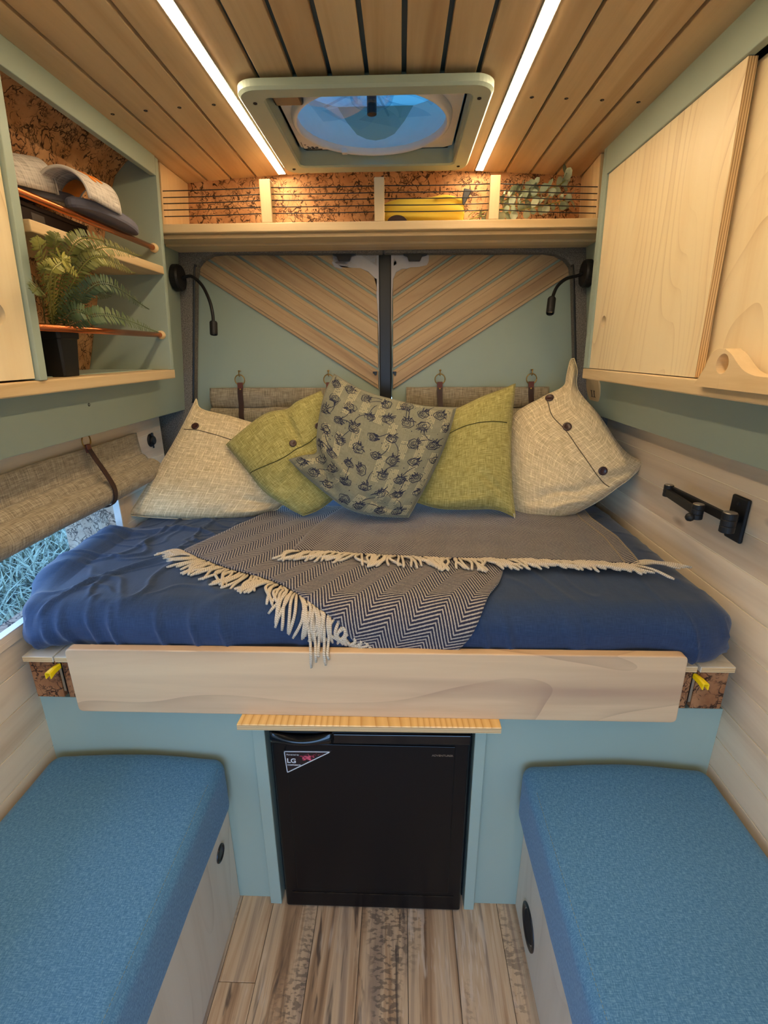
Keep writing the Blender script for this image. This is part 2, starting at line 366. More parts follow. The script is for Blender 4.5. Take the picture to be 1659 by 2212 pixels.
def rbox(lo, hi, r, n=(10, 10, 6), disp=None, rz=None):
    """rounded soft box as one closed grid; r: corner radius; disp(p, nrm) -> offset along normal"""
    mb = MB(); lo = Vector(lo); hi = Vector(hi); rv = Vector((r, r, rz or r))
    def P(p):
        q = Vector([max(lo[i]+rv[i], min(hi[i]-rv[i], p[i])) for i in range(3)]); d = Vector([(p[i]-q[i])/rv[i] for i in range(3)])
        if d.length < 1e-6: return p
        d.normalize(); p2 = Vector([q[i]+d[i]*rv[i] for i in range(3)])
        if disp: p2 += d*disp(p2, d)
        return p2
    ax = [(0, 1, 2), (1, 2, 0), (2, 0, 1)]
    def sp(a, b, rr, k):  # denser at the rounded ends
        m_ = 4; return [a+rr*i/m_ for i in range(m_)]+[a+rr+(b-a-2*rr)*i/k for i in range(k+1)]+[b-rr+rr*i/m_ for i in range(1, m_+1)]
    S = [sp(lo[i], hi[i], rv[i], n[i]) for i in range(3)]
    for i, j, k in ax:
        for side, c in ((0, lo[k]), (1, hi[k])):
            vs_ = []
            for b in S[j]:
                for a in S[i]:
                    p = Vector((0, 0, 0)); p[i] = a; p[j] = b; p[k] = c; vs_.append(P(p))
            nu = len(S[i])-1; nv = len(S[j])-1; fs = []; us = []
            for y in range(nv):
                for x in range(nu):
                    q = y*(nu+1)+x; f = (q, q+1, q+nu+2, q+nu+1); fs.append(f)
                    uv = [(S[i][x], S[j][y]), (S[i][x+1], S[j][y]), (S[i][x+1], S[j][y+1]), (S[i][x], S[j][y+1])]; us.append(uv)
            mb.add(vs_, fs, us)
    return mb
YN, YB = -1.25, 1.80                       # front end and rear frame plane
XL, XR = -.865, .745
def zc(x): return 1.988-.06*(x+.066)**2   # cambered ceiling
def tl(z): return -.794+(z-1.257)*(.047/.518)
def tr(z): return .670-(z-1.24)*.131
# ================================================================== STRUCTURE
def strip(x0, x1, y0, y1, dz0, dz1):   # a board following the ceiling camber
    return MB().prism([(x0, y0, zc(x0)+dz0), (x1, y0, zc(x1)+dz0), (x1, y0, zc(x1)+dz1), (x0, y0, zc(x0)+dz1)], (0, y1-y0, 0))
def merge_mb(*ms):
    r = MB()
    for q in ms: r.add(q.v, q.f, q.uv)
    return r
# floor
fl = struct('floor', MB().box((-1.04, YN, -.05), (.93, 1.95, -.008)), dark_void)
fx = [-.56, -.435, -.3445, -.221, -.098, .025, .148, .271, .394]
for i, (a, b) in enumerate(zip(fx, fx[1:])):
    cut = [YN, .1+.13*((i*5) % 7), .99+.02*i, 1.2] if i % 2 else [YN, .62-.05*i, 1.2]
    for y0, y1 in zip(cut, cut[1:]): part('plank', MB().box((a+.0006, y0+.0006, -.008), (b-.0006, y1-.0006, 0)), floor_m, fl, .0008)
# ceiling
edges = [-.86, -.778, -.70, -.622, -.545, -.465, -.298, -.222, -.149, -.073, .003, .081, .154, .323, .401, .480, .56, .64, .72]
HX0, HX1, HY0, HY1 = -.292, .146, 1.243, 1.648   # fan opening
ce = struct('ceiling', merge_mb(strip(-1.04, -.66, YN, 1.86, .013, .03), strip(-.66, HX0, YN, 1.86, .013, .03), strip(HX0, HX1, YN, HY0, .013, .03), strip(HX0, HX1, HY1, 1.86, .013, .03), strip(HX1, .5, YN, 1.86, .013, .03), strip(.5, .93, YN, 1.86, .013, .03)), teal_dark)
def cplank(x0, x1, y0, y1, gap=.0035): return part('plank', strip(x0+gap, x1-gap, y0, y1, 0, .013), poplar, ce, .0016)
LEDX = [(-.3885, -.3655), (.2285, .2515)]
scr_me = MB().lathe((0, 0, 0), (0, 0, -1), [(.0045, -.001), (.0045, .0012), (.0025, .0018), (.0025, .0006)], 12).mesh('screw', matt_black, True)
def screw(p, parent, n=(0, 0, -1)):
    o = bpy.data.objects.new('screw', scr_me); C.objects.link(o); o.parent = parent; o.location = p
    if parent.parent is None and parent.type == 'EMPTY': o.matrix_parent_inverse = Matrix.Translation(-parent.location)
    o.rotation_euler = Vector((0, 0, -1)).rotation_difference(Vector(n)).to_euler(); return o
for i, (a, b) in enumerate(zip(edges, edges[1:])):
    if a == -.465: segs = [(a, LEDX[0][0]+.0025), (LEDX[0][1]-.0025, b)]
    elif a == .154: segs = [(a, LEDX[1][0]+.0025), (LEDX[1][1]-.0025, b)]
    else: segs = [(a, b)]
    for x0, x1 in segs:
        g = .0048 if -.3 < x0 < .16 else .0036
        if x1 > HX0+.005 and x0 < HX1-.005 and not (x0 < -.29 and x1 < -.29):
            cplank(x0, x1, YN, HY0-.012, g); cplank(x0, x1, HY1+.012, 1.797, g)
        else:
            p = cplank(x0, x1, YN, 1.797, g); xm = (x0+x1)/2
            if -.70 < xm < .55: screw((xm, 1.32, zc(xm)+.0005), p); screw((xm, .1, zc(xm)+.0005), p)
# outer skins (roof, sides, tail) that close the van body, added to block light
skin = MB().box((-1.08, YN, 2.10), (HX0-.05, 1.95, 2.12)).box((HX1+.05, YN, 2.10), (.97, 1.95, 2.12)).box((HX0-.05, YN, 2.10), (HX1+.05, HY0-.05, 2.12)).box((HX0-.05, HY1+.05, 2.10), (HX1+.05, 1.95, 2.12))
part('roof_skin', skin, white_p, ce)
part('front_light_block', MB().box((-1.05, YN-.02, 1.38), (.93, YN, 2.11)), teal, ce)  # unseen header, added to block daylight through the upper front opening
# right wall
lines = [.585-.0815*8+.0815*i for i in range(17)]
wr_ = struct('wall_right', MB().box((XR+.0022, YN, -.05), (XR+.03, 1.80, 1.235)).box((.93, YN, -.05), (.95, 1.95, 2.11)), seam_highlight)
def wplank(wall, X, sx, y0, y1, z0, z1):
    return part('plank', MB().box((X, y0, z0+.0012), (X+sx*.002, y1, z1-.0012)), pine_y, wall, .0009)
for z0, z1 in zip(lines, lines[1:]): wplank(wr_, XR, 1, YN, 1.795, z0, min(z1, 1.246))
# left wall with window opening
WY0, WY1, WZ0, WZ1 = .10, 1.40, .862, 1.182
llines = [.600-.0832*7+.0832*i for i in range(16)]
wl_ = struct('wall_left', MB().box((XL-.03, YN, -.05), (XL-.0022, 1.737, WZ0-.01)).box((XL-.03, YN, WZ1+.01), (XL-.0022, 1.737, 1.24)).box((XL-.03, WY1+.02, WZ0-.01), (XL-.0022, 1.737, WZ1+.01)).box((XL-.03, YN, WZ0-.01), (XL-.0022, WY0-.02, WZ1+.01))
    .box((-1.07, YN, -.05), (-1.05, 1.95, WZ0-.15)).box((-1.07, YN, WZ1+.03), (-1.05, 1.95, 2.11)).box((-1.07, WY1+.03, WZ0-.15), (-1.05, 1.95, WZ1+.03)).box((-1.07, YN, WZ0-.15), (-1.05, WY0-.03, WZ1+.03)), seam_highlight)
for z0, z1 in zip(llines, llines[1:]):
    z1 = min(z1, 1.256)
    if z1 <= z0: continue
    if z1 > WZ0+.01 and z0 < WZ1-.01:
        wplank(wl_, XL, -1, WY1+.012, 1.735, z0, z1); wplank(wl_, XL, -1, YN, WY0-.012, z0, z1)
    else: wplank(wl_, XL, -1, YN, 1.735, z0, z1 if z1 <= WZ0 or z0 > WZ0 else WZ0)
wi = struct('window_1', MB().box((-.912, WY0, WZ0-.03), (XL+.004, WY1+.02, WZ0-.012)), pine_y, .002)
part('sill', MB().box((-.908, WY0, WZ0-.012), (XL-.014, WY1, WZ0)), cork_pale, wi)
part('reveal', MB().box((-1.05, WY1, WZ0-.14), (XL-.014, WY1+.014, WZ1)), cork_pale, wi)
part('reveal', MB().box((-1.05, WY0, WZ1), (XL-.014, WY1+.014, WZ1+.012)), cork_pale, wi)
part('window_frame', MB().box((XL-.014, WY1-.0, WZ0), (XL+.004, WY1+.026, WZ1)).box((XL-.014, WY0, WZ0-.014), (XL+.004, WY1+.026, WZ0)), pine_y, wi, .002)
part('edge_trim', MB().box((XL-.016, WY1-.005, WZ0), (XL+.005, WY1, WZ1)).box((XL-.016, WY0, WZ0), (XL+.005, WY1, WZ0+.002)), white_p, wi, .0005)
part('pane', MB().box((-.909, WY0, WZ0), (-.906, WY1, WZ1)), glass, wi)
# teal side panels under and behind the cabinets
LZ, RZ = 1.248, 1.237
t1 = struct('trim_1', MB().prism([(tl(LZ), YN, LZ), (tl(1.40), YN, 1.40), (-1.05, YN, 1.40), (-1.05, YN, LZ+.004)], (0, 1.80-YN, 0)).prism([(tl(1.395), 1.585, 1.395), (tl(1.80), 1.585, 1.80), (tl(1.8)-.02, 1.585, 1.80), (-.83, 1.585, 1.395)], (0, .215, 0)), teal, .002)
t2 = struct('trim_2', MB().prism([(tr(RZ), YN, RZ), (tr(1.395), YN, 1.395), (.93, YN, 1.395), (.93, YN, RZ+.004)], (0, 1.80-YN, 0)).prism([(tr(1.39), 1.585, 1.39), (tr(1.79), 1.585, 1.79), (tr(1.79)+.02, 1.585, 1.79), (.76, 1.585, 1.39)], (0, .215, 0)), teal, .002)
for X, Y, Z, p, s in ((AX(191, 874, tl(1.31)), 0, 0, t1, 1), (AX(1415, 857, tr(1.31)), 0, 0, t2, -1)): screw(X+Vector((s*.0005, 0, 0)), p, (s, 0, 0))
# rear frame lined with felt
def px(pts, Y): return [AY(x, y, Y) for x, y in pts]
inL = px([(828, 547), (480, 547), (455, 550), (435, 559), (424, 575), (419, 600), (417, 860)], 1.80)+[Vector((-.80, 1.80, .90))]
outL = [Vector((-1.05, 1.80, .90)), Vector((-1.05, 1.80, 1.82)), Vector((-.062, 1.80, 1.82))]
inR = px([(828, 547), (1178, 545), (1204, 549), (1224, 559), (1235, 575), (1240, 600), (1246, 860)], 1.80)+[Vector((.67, 1.80, .90))]
outR = [Vector((.93, 1.80, .90)), Vector((.93, 1.80, 1.82)), Vector((-.062, 1.80, 1.82))]
wb = struct('wall_back', MB().prism(inL+outL, (0, .048, 0)).prism(inR+outR, (0, .048, 0)).box((-1.05, 1.80, -.05), (.93, 1.848, .90)), felt, .006)
part('cork_panel', MB().box((-.80, 1.798, 1.795), (.66, 1.812, 2.02)), cork, wb)
part('tail_skin', MB().box((-1.07, 1.93, -.05), (.95, 1.95, .96)).box((-1.07, 1.93, 1.28), (.95, 1.95, 2.11)).box((-1.07, 1.81, 2.0), (.95, 1.93, 2.02)).box((-1.07, 1.81, .9), (-.86, 1.95, 2.02)).box((.72, 1.81, .9), (.95, 1.95, 2.02)), white_p, wb)
part('door_gasket', MB().tube([p+Vector((.002, -.001, 0)) for p in smoothpts(inL[4:7], 10)]+[AY(417, 870, 1.80)], .0035, 6).tube([p+Vector((-.002, -.001, 0)) for p in smoothpts(inR[4:7], 10)]+[AY(1246, 870, 1.80)], .0035, 6), black, wb)
# rear doors
def clip(poly, x0, x1, z0, z1):
    for ax, lim, sg in ((0, x0, 1), (0, x1, -1), (1, z0, 1), (1, z1, -1)):
        out = []
        for i in range(len(poly)):
            a, b = poly[i-1], poly[i]; ia = sg*(a[ax]-lim) >= 0; ib = sg*(b[ax]-lim) >= 0
            if ia != ib:
                t = (lim-a[ax])/(b[ax]-a[ax]); out.append((a[0]+(b[0]-a[0])*t, a[1]+(b[1]-a[1])*t))
            if ib: out.append(b)
        poly = out
        if not poly: return []
    return poly
zl = [1.312, 1.3815, 1.457, 1.5405, 1.622, 1.700, 1.78]
for sd, nm, x0, x1 in ((-1, 'door_1', -.90, -.078), (1, 'door_2', -.033, .80)):
    xs = x1 if sd < 0 else x0     # seam side
    mb = MB().box((x0, 1.85, 1.205), (x1, 1.868, 1.81)).box((x0, 1.85, .40), (x1, 1.868, .985)).box((x0, 1.85, .985), (-.60 if sd < 0 else .08, 1.868, 1.205)).box((-.22 if sd < 0 else .40, 1.85, .985), (x1, 1.868, 1.205)).box((x0, 1.85, 1.205 if sd < 0 else 1.10), (x1, 1.868, 1.21))  # hidden window openings shrunk here to cut the blue daylight glow
    d = struct(nm, mb, teal)
    part('window_frame', MB().box((x0+.12, 1.855, .985), (x1, 1.93, .99)), felt, d) if 0 else None
    part('pane', MB().box((x0, 1.925, .95), (x1, 1.929, 1.29)), glass, d)
    sl = .628
    for k in range(6):
        g = .0045
        def L(x, z): return z+sl*abs(x-(-.075 if sd < 0 else -.035))
        xa, xb = x0, x1
        z0, z1 = zl[k]+(g if k else 0), zl[k+1]-g
        poly = [(xa, L(xa, z0)), (xb, L(xb, z0)), (xb, L(xb, z1)), (xa, L(xa, z1))]
        # profiled board: two long shoulders and a raised centre
        lim = (-.725, xs-.004, 1.2, 1.80) if sd < 0 else (xs+.004, .60, 1.2, 1.80)
        body = clip(poly, *lim)
        zm0, zm1 = z0+.012, z1-.014
        mid = clip([(xa, L(xa, zm0)), (xb, L(xb, zm0)), (xb, L(xb, zm1)), (xa, L(xa, zm1))], *lim)
        mb = MB()
        if len(body) > 2: mb.prism([(a, 1.85, b) for a, b in body], (0, -.008, 0))
        if len(mid) > 2: mb.prism([(a, 1.843, b) for a, b in mid], (0, -.005, 0))
        if mb.v:
            s_ = part('slat', mb, slat_m, d, .003)
            # rotate texture with the grain: slats run diagonally, so turn the object and counter-turn the mesh
            R_ = Matrix.Rotation(-sd*math.atan(sl)*1.0, 4, 'Y'); s_.data.transform(R_.inverted()); s_.matrix_basis = R_
    # grey moulding of the latch, with the long stem down the seam
    if sd < 0: o = [(716, 546), (717, 568), (722, 577), (735, 580), (780, 582), (795, 587), (806, 600), (812, 625), (816, 680), (819, 760), (820, 862), (826, 862), (826, 546)]
    else: o = [(929, 546), (928, 566), (923, 575), (905, 579), (868, 581), (856, 588), (850, 602), (847, 640), (845, 760), (845, 862), (841, 862), (841, 546)]
    part('latch_moulding', MB().prism(px(o, 1.838), (0, .012, 0)), greymet, d, .004, seg=3)
    c = AY(745 if sd < 0 else 897, 550, 1.83); 
    part('latch', MB().prism([c+Vector((a, 0, b)) for a, b in ((-.042, .02), (.042, .02), (.04, -.004), (.022, -.008), (.016, -.022), (-.022, -.022), (-.026, -.008), (-.04, -.004))], (0, -.02, 0)), black, d, .003)
    c = AY(810 if sd < 0 else 852, 805, 1.835); part('lock_pin', MB().box(c+Vector((-.007, -.006, -.003)), c+Vector((.007, .004, .004))).box(c+Vector((-.001, -.007, -.009)), c+Vector((.006, .004, .004))), black, d, .001)
part('seal', MB().box((-.077, 1.832, .95), (-.035, 1.90, 1.80)), black, wb, .004)
# ================================================================== LED STRIPS, ROOF FAN
for (a, b), lb in zip(LEDX, ('glowing warm white light strip in the ceiling, left of the roof fan', 'glowing warm white light strip in the ceiling, right of the roof fan')):
    xm = (a+b)/2; t = thing('light_strip', lb, 'light strip', (xm, .4, zc(xm)), 'ceiling light strips')
    part('diffuser', strip(a+.0015, b-.0015, YN+.05, 1.775, -.003, .004), led_m, t)
    part('profile', merge_mb(strip(a-.001, a+.0015, YN+.05, 1.777, -.002, .011), strip(b-.0015, b+.001, YN+.05, 1.777, -.002, .011), strip(a, b, 1.775, 1.778, -.003, .011)), white_p, t)
fan = thing('roof_fan', 'round clear-bladed roof ventilator in a rounded sage green ceiling frame', 'ventilator', (-.08, 1.46, 1.96))
def rrect(x0, x1, y0, y1, r, z, n=8):
    out = []
    for cx, cy, a0 in ((x1-r, y1-r, 0), (x0+r, y1-r, 90), (x0+r, y0+r, 180), (x1-r, y0+r, 270)):
        for k in range(n+1):
            a = math.radians(a0+90*k/n); out.append(Vector((cx+r*math.cos(a), cy+r*math.sin(a), z)))
    return out
FO = (-.346, .190, 1.200, 1.700)
rings = [rrect(*FO, .045, 1.975), rrect(FO[0]-.000, FO[1], FO[2], FO[3], .045, 1.962), rrect(FO[0]+.005, FO[1]-.005, FO[2]+.005, FO[3]-.005, .042, 1.957), rrect(HX0-.004, HX1+.004, HY0-.004, HY1+.004, .018, 1.957), rrect(HX0, HX1, HY0, HY1, .016, 1.961), rrect(HX0, HX1, HY0, HY1, .016, 2.115)]
part('frame', MB().loft(rings, cap=False), teal, fan, fix=True)
for x, y in ((FO[0]+.03, FO[2]+.06), (FO[1]-.027, FO[2]+.06), (FO[0]+.03, FO[3]-.04), (FO[1]-.027, FO[3]-.04)): screw((x, y, 1.9565), fan)
fc = Vector((-.075, 1.450, 0)); FZ = 1.984
ringp = part('fan_plate', MB().lathe(fc+Vector((0, 0, FZ)), (0, 0, 1), [(.182, .012), (.183, .004), (.185, -.003), (.188, -.005), (.195, .0), (.198, .010), (.198, .02)], 64, False), white_p, fan, smooth=True)
def plate_hole():
    # square plate with a round hole
    mb = MB(); n = 64; x0, x1, y0, y1 = HX0+.006, HX1-.006, HY0, HY1-.006
    inner = []; outer = []
    for k in range(n):
        a = 2*math.pi*k/n; c, s = math.cos(a), math.sin(a); inner.append(fc+Vector((.192*c, .192*s, FZ+.014)))
        t = min(((x1 if c > 0 else x0)-fc.x)/c if abs(c) > 1e-6 else 9, ((y1 if s > 0 else y0)-fc.y)/s if abs(s) > 1e-6 else 9)
        outer.append(fc+Vector((t*c, t*s, FZ+.014)))
    mb.add(inner+outer, [(k, (k+1) % n, n+(k+1) % n, n+k) for k in range(n)]); return mb
part('corner_plate', plate_hole(), white_p, fan)
b = MB()
for k in range(10):
    a = 2*math.pi*k/10; 
    def bl(u, v):
        r = .035+.135*u; w = (.012+.045*u**.8)*(v-.5)*2; aa = a+.25*u*u; c, s = math.cos(aa), math.sin(aa)
        return fc+Vector((r*c-w*s, r*s+w*c, FZ+.06+.012*(v-.5)*2+.004*u))
    bm_ = MB().grid(bl, 8, 4); part('blade', bm_, clear_p, fan, smooth=True, fix=False)
part('hub', MB().lathe(fc+Vector((0, 0, FZ+.035)), (0, 0, 1), [(.001, .0), (.03, .002), (.05, .012), (.056, .03), (.056, .05)], 32), clear_p, fan, smooth=True)
part('housing', MB().lathe(fc+Vector((0, 0, 0)), (0, 0, 1), [(.186, FZ+.010), (.205, FZ+.05), (.225, 2.10)], 48, False), white_p, fan, smooth=True, fix=False)
part('motor', MB().cyl(fc+Vector((0, 0, FZ+.02)), fc+Vector((0, 0, FZ+.10)), .012), black, fan, .002)
rb = MB()
for k in range(6):
    a = 2*math.pi*(k+.3)/6; rb.tube([fc+Vector((.05*math.cos(a), .05*math.sin(a), FZ+.085)), fc+Vector((.177*math.cos(a), .177*math.sin(a), FZ+.085))], .003, 6)
rb.tube([fc+Vector((.05*math.cos(2*math.pi*k/32), .05*math.sin(2*math.pi*k/32), FZ+.085)) for k in range(33)], .003, 6)
part('strut', rb, clear_p, fan, smooth=True)
part('lid', MB().lathe(fc+Vector((0, 0, 2.13)), (0, 0, 1), [(.27, -.03), (.27, .0), (.255, .02), (.2, .035), (.001, .045)], 48), dome_m, fan, smooth=True)
sb = Vector((-.258, HY0+.058, FZ)); part('control_box', MB().box(sb+Vector((-.03, -.03, -.006)), sb+Vector((.035, .03, .02))), black, fan, .005)
st = AZ(745, 330, FZ-.004); part('catch', MB().box(st+Vector((-.008, -.012, -.004)), st+Vector((.008, .004, .006))), white_p, fan, .002)
# sticker with small pictograms on the corner of the plate
z = FZ+.0132; mb = MB(); c = Vector((HX0+.035, HY1-.03, z))
mb.tube([c+Vector((-.022, -.03, 0)), c+Vector((-.022, .016, 0)), c+Vector((.03, .018, 0))], .0009, 4)
for dx, dy in ((-.014, -.012), (-.008, .0)): mb.add([c+Vector((dx-.004, dy-.004, 0)), c+Vector((dx+.004, dy-.004, 0)), c+Vector((dx, dy+.004, 0))], [(0, 1, 2)])
for dx, dy, r in ((.004, .004, .003), (.016, .007, .004), (-.006, .010, .004), (.006, .011, .003)): mb.tube([c+Vector((dx+r*math.cos(2*math.pi*k/10), dy+r*math.sin(2*math.pi*k/10), 0)) for k in range(11)], .0008, 4)
part('pictogram', mb, black, fan)
# ================================================================== REAR SHELF
SX0, SX1, SY0, SY1, SZ0, SZ1 = -.745, .60, 1.60, 1.797, 1.784, 1.807
sh = thing('rear_shelf', 'pale wooden shelf across the rear of the van above the doors', 'shelf', (-.06, 1.6, SZ0))
part('board', MB().box((SX0, SY0, SZ0), (SX1, SY1, SZ1)), poplar_x, sh, .0025)
part('support_batten', MB().box((SX0, SY0+.022, SZ0-.012), (SX1, SY0+.10, SZ0)), poplar_x, sh, .002, label='stepped wooden batten under the board')
part('support_batten', MB().box((SX0, SY0+.10, SZ0-.018), (SX1, SY1, SZ0)), poplar_x, sh, .002)
part('end_panel', MB().prism([(-.70, 1.605, SZ1), (-.70, 1.797, SZ1), (-.688, 1.797, zc(-.69)-.001), (-.688, 1.605, zc(-.69)-.001)], (-.018, 0, 0)), poplar_z, sh, .0015)
part('end_panel', MB().prism([(.556, 1.605, SZ1), (.568, 1.797, SZ1), (.562, 1.797, zc(.56)-.001), (.548, 1.605, zc(.55)-.001)], (.018, 0, 0)), poplar_z, sh, .0015)
POSTS = [(-.408, -.376), (-.079, -.050), (.249, .278)]
for a, b in POSTS: part('divider', MB().prism([(a, SY0+.002, SZ1), (b, SY0+.002, SZ1), (b, SY0+.002, 1.917), (a, SY0+.002, 1.917)], (0, .045, 0)), poplar_z, sh, .002)
cz = [1.898, 1.8815, 1.866, 1.8495, 1.833]
for z in cz:
    for a, b, za, zb in ((-.698, -.406, z-.004, z), (-.376, -.079, z, z), (-.05, .249, z, z), (.278, .555, z, z-.012)):
        n = 6; pts = [(a+(b-a)*k/n, 1.612, za+(zb-za)*k/n-.0012*math.sin(math.pi*k/n)) for k in range(n+1)]
        part('cord', MB().tube(pts, .0014, 5), black, sh, smooth=True)
# yellow soft bag with a black zip pull
# ================================================================== LEFT CABINET (open shelves + door)
def fl_(z): return -.718+(z-1.396)*(.035/.568)      # front plane of the left cabinet
def fr_(z): return .561-(z-1.397)*(.012/.568)
cl = thing('wall_cabinet', 'sage green wall cabinet with open shelves, copper rails and a pale door, left side', 'cabinet', (-.85, .8, 1.37))
def backx(z): return -.975+(z-1.414)*(.170/.53)
ztopL = 1.963
def endprof(front, back, z0, z1):
    return [(front(z0), z0), (front(z1), z1), (back(z1)+.05, z1), (back(z1-.03)+.012, z1-.03), (back(z1-.08), z1-.08), (back(z0), z0)]
part('end_panel', MB().prism([(x, 1.565, z) for x, z in endprof(fl_, backx, 1.398, ztopL)], (0, .018, 0)), teal, cl, .0015)
part('fascia', MB().prism([(fl_(1.918), .30, 1.918), (fl_(1.966), .30, 1.966), (fl_(1.966)-.016, .30, 1.966), (fl_(1.918)-.016, .30, 1.918)], (0, 1.264, 0)), teal, cl, .0015)
# cork back, following the body curve
bk = [(backx(1.398), 1.398), (backx(1.86), 1.86), (backx(1.92)+.01, 1.92), (backx(1.96)+.045, 1.962), (fl_(1.966)-.014, 1.972)]
part('back_panel', MB().prism([(x, .30, z) for x, z in bk]+[(x-.006, .30, z+.006) for x, z in bk[::-1]], (0, 1.265, 0)), cork, cl)
part('bottom_board', MB().prism([(fl_(1.372), .30, 1.371), (fl_(1.398), .30, 1.398), (-.985, .30, 1.398), (-.985, .30, 1.371)], (0, 1.290, 0)), poplar_y, cl, .003)
part('shelf_board', MB().box((fl_(1.68)+.001, 1.02, 1.668), (backx(1.68), 1.565, 1.690)), poplar_y, cl, .0025)
part('divider', MB().prism([(fl_(1.398)+.004, .975, 1.398), (fl_(1.93)+.004, .975, 1.918), (-.82, .975, 1.918), (-.97, .975, 1.40)], (0, .022, 0)), teal, cl, .0015)
for z in (1.738, 1.500):
    r_ = part('rail', MB().cyl((fl_(z)-.022, .99, z), (fl_(z)-.022, 1.556, z), .0075, 16), copper, cl, smooth=True)
    part('flange', MB().lathe((fl_(z)-.022, 1.566, z), (0, -1, 0), [(.0, .0), (.0125, 0), (.0125, .008), (.0085, .014), (.0001, .014)], 20), poplar_z, r_, smooth=False, label='round wooden end socket')
def slab_hole(x0f, y0, y1, z0, z1, t, hy, hz, hr, slope):
    """door slab in a leaning plane x = x0f(z) with a real finger hole"""
    mb = MB(); inn = []; out = []
    ang = sorted([2*math.pi*(k+.37)/36 for k in range(36)]+[math.atan2(cz_-hz, cy-hy) % (2*math.pi) for cy, cz_ in ((y0, z0), (y1, z0), (y1, z1), (y0, z1))]); n = len(ang)
    for a in ang: inn.append((hy+hr*math.cos(a), hz+hr*math.sin(a)))
    for a in ang:
        c, s = math.cos(a), math.sin(a); t_ = min(((y1 if c > 0 else y0)-hy)/c if abs(c) > 1e-6 else 99, ((z1 if s > 0 else z0)-hz)/s if abs(s) > 1e-6 else 99)
        out.append((hy+c*t_, hz+s*t_))
    f = lambda q, d: (x0f(q[1])+d, q[0], q[1])
    vs_ = [f(q, 0) for q in inn]+[f(q, 0) for q in out]+[f(q, t) for q in inn]+[f(q, t) for q in out]; fs = []
    for k in range(n):
        j = (k+1) % n; fs += [(k, j, n+j, n+k), (2*n+k, 3*n+k, 3*n+j, 2*n+j), (k, 2*n+k, 2*n+j, j), (n+k, n+j, 3*n+j, 3*n+k)]
    return mb.add(vs_, fs)
part('door', slab_hole(lambda z: fl_(z)-.004, .30, .972, 1.402, 1.915, -.015, .905, 1.516, .019, 0), maple_z, cl)
# ================================================================== RIGHT CABINET
crr = thing('wall_cabinet', 'sage green wall cabinet closed by two pale sliding doors, right side', 'cabinet', (.70, .8, 1.37))
bkr = lambda z: .88-(z-1.4)*.30
part('end_panel', MB().prism([(fr_(1.397), 1.565, 1.397), (fr_(1.972), 1.565, 1.972), (.72, 1.565, 1.955), (.88, 1.565, 1.397)], (0, .018, 0)), teal, crr, .0015)
part('end_edge', MB().prism([(fr_(1.397), 1.546, 1.397), (fr_(1.90), 1.546, 1.90), (fr_(1.90)+.02, 1.546, 1.90), (fr_(1.397)+.02, 1.546, 1.397)], (0, .019, 0)), teal, crr, .0015)
part('fascia', MB().prism([(fr_(1.898), .25, 1.898), (fr_(1.966), .25, 1.968), (fr_(1.966)+.016, .25, 1.966), (fr_(1.898)+.016, .25, 1.898)], (0, 1.315, 0)), teal, crr, .0015)
part('bottom_board', MB().prism([(fr_(1.368), .25, 1.366), (fr_(1.396), .25, 1.396), (.88, .25, 1.396), (.88, .25, 1.366)], (0, 1.335, 0)), poplar_y, crr, .003)
part('back_panel', MB().prism([(.90, .25, 1.39), (.72, .25, 1.97), (.73, .25, 1.975), (.91, .25, 1.39)], (0, 1.32, 0)), cork, crr)
d1 = part('door', slab_hole(lambda z: fr_(z)+.005, .992, 1.544, 1.398, 1.897, .016, 1.474, 1.524, .0155, 0), maple_z, crr)
part('lipping', MB().prism([(fr_(1.398)+.0052, .9915, 1.398), (fr_(1.897)+.0052, .9915, 1.897), (fr_(1.897)+.0208, .9915, 1.897), (fr_(1.398)+.0208, .9915, 1.398)], (0, .0006, 0)), ply_x, d1, label='striped plywood edge of the sliding door')
d2 = part('door', MB().prism([(fr_(1.398)+.030, .26, 1.398), (fr_(1.897)+.030, .26, 1.897), (fr_(1.897)+.046, .26, 1.897), (fr_(1.398)+.046, .26, 1.398)], (0, .80, 0)), maple_z, crr, .0012)
part('end_panel', MB().box((.60, .25, 1.39), (.90, .262, 1.95)), teal, crr, .001)  # unseen near end, added to keep light out of the cabinet
part('end_panel', MB().box((-.98, .30, 1.398), (-.73, .312, 1.955)), teal, cl, .001)  # same added light stop for the left cabinet, out of view
# carved grip: curved outline with a through-hole
prof = smoothpts([(1498, 829), (1507, 818), (1522, 793), (1534, 768), (1550, 754), (1566, 755), (1580, 765), (1592, 783), (1606, 800), (1625, 810), (1645, 814), (1680, 817), (1710, 819)] and [(x, y, 0) for x, y in [(1498, 829), (1507, 818), (1522, 793), (1534, 768), (1550, 754), (1566, 755), (1580, 765), (1592, 783), (1606, 800), (1625, 810), (1645, 814), (1680, 817)]], 44)
XG = .545
top = [AX(p.x, p.y, XG) for p in prof]
hc = AX(1560, 786, XG); hr = .0165
base_z = 1.385
g = MB(); n = len(top)
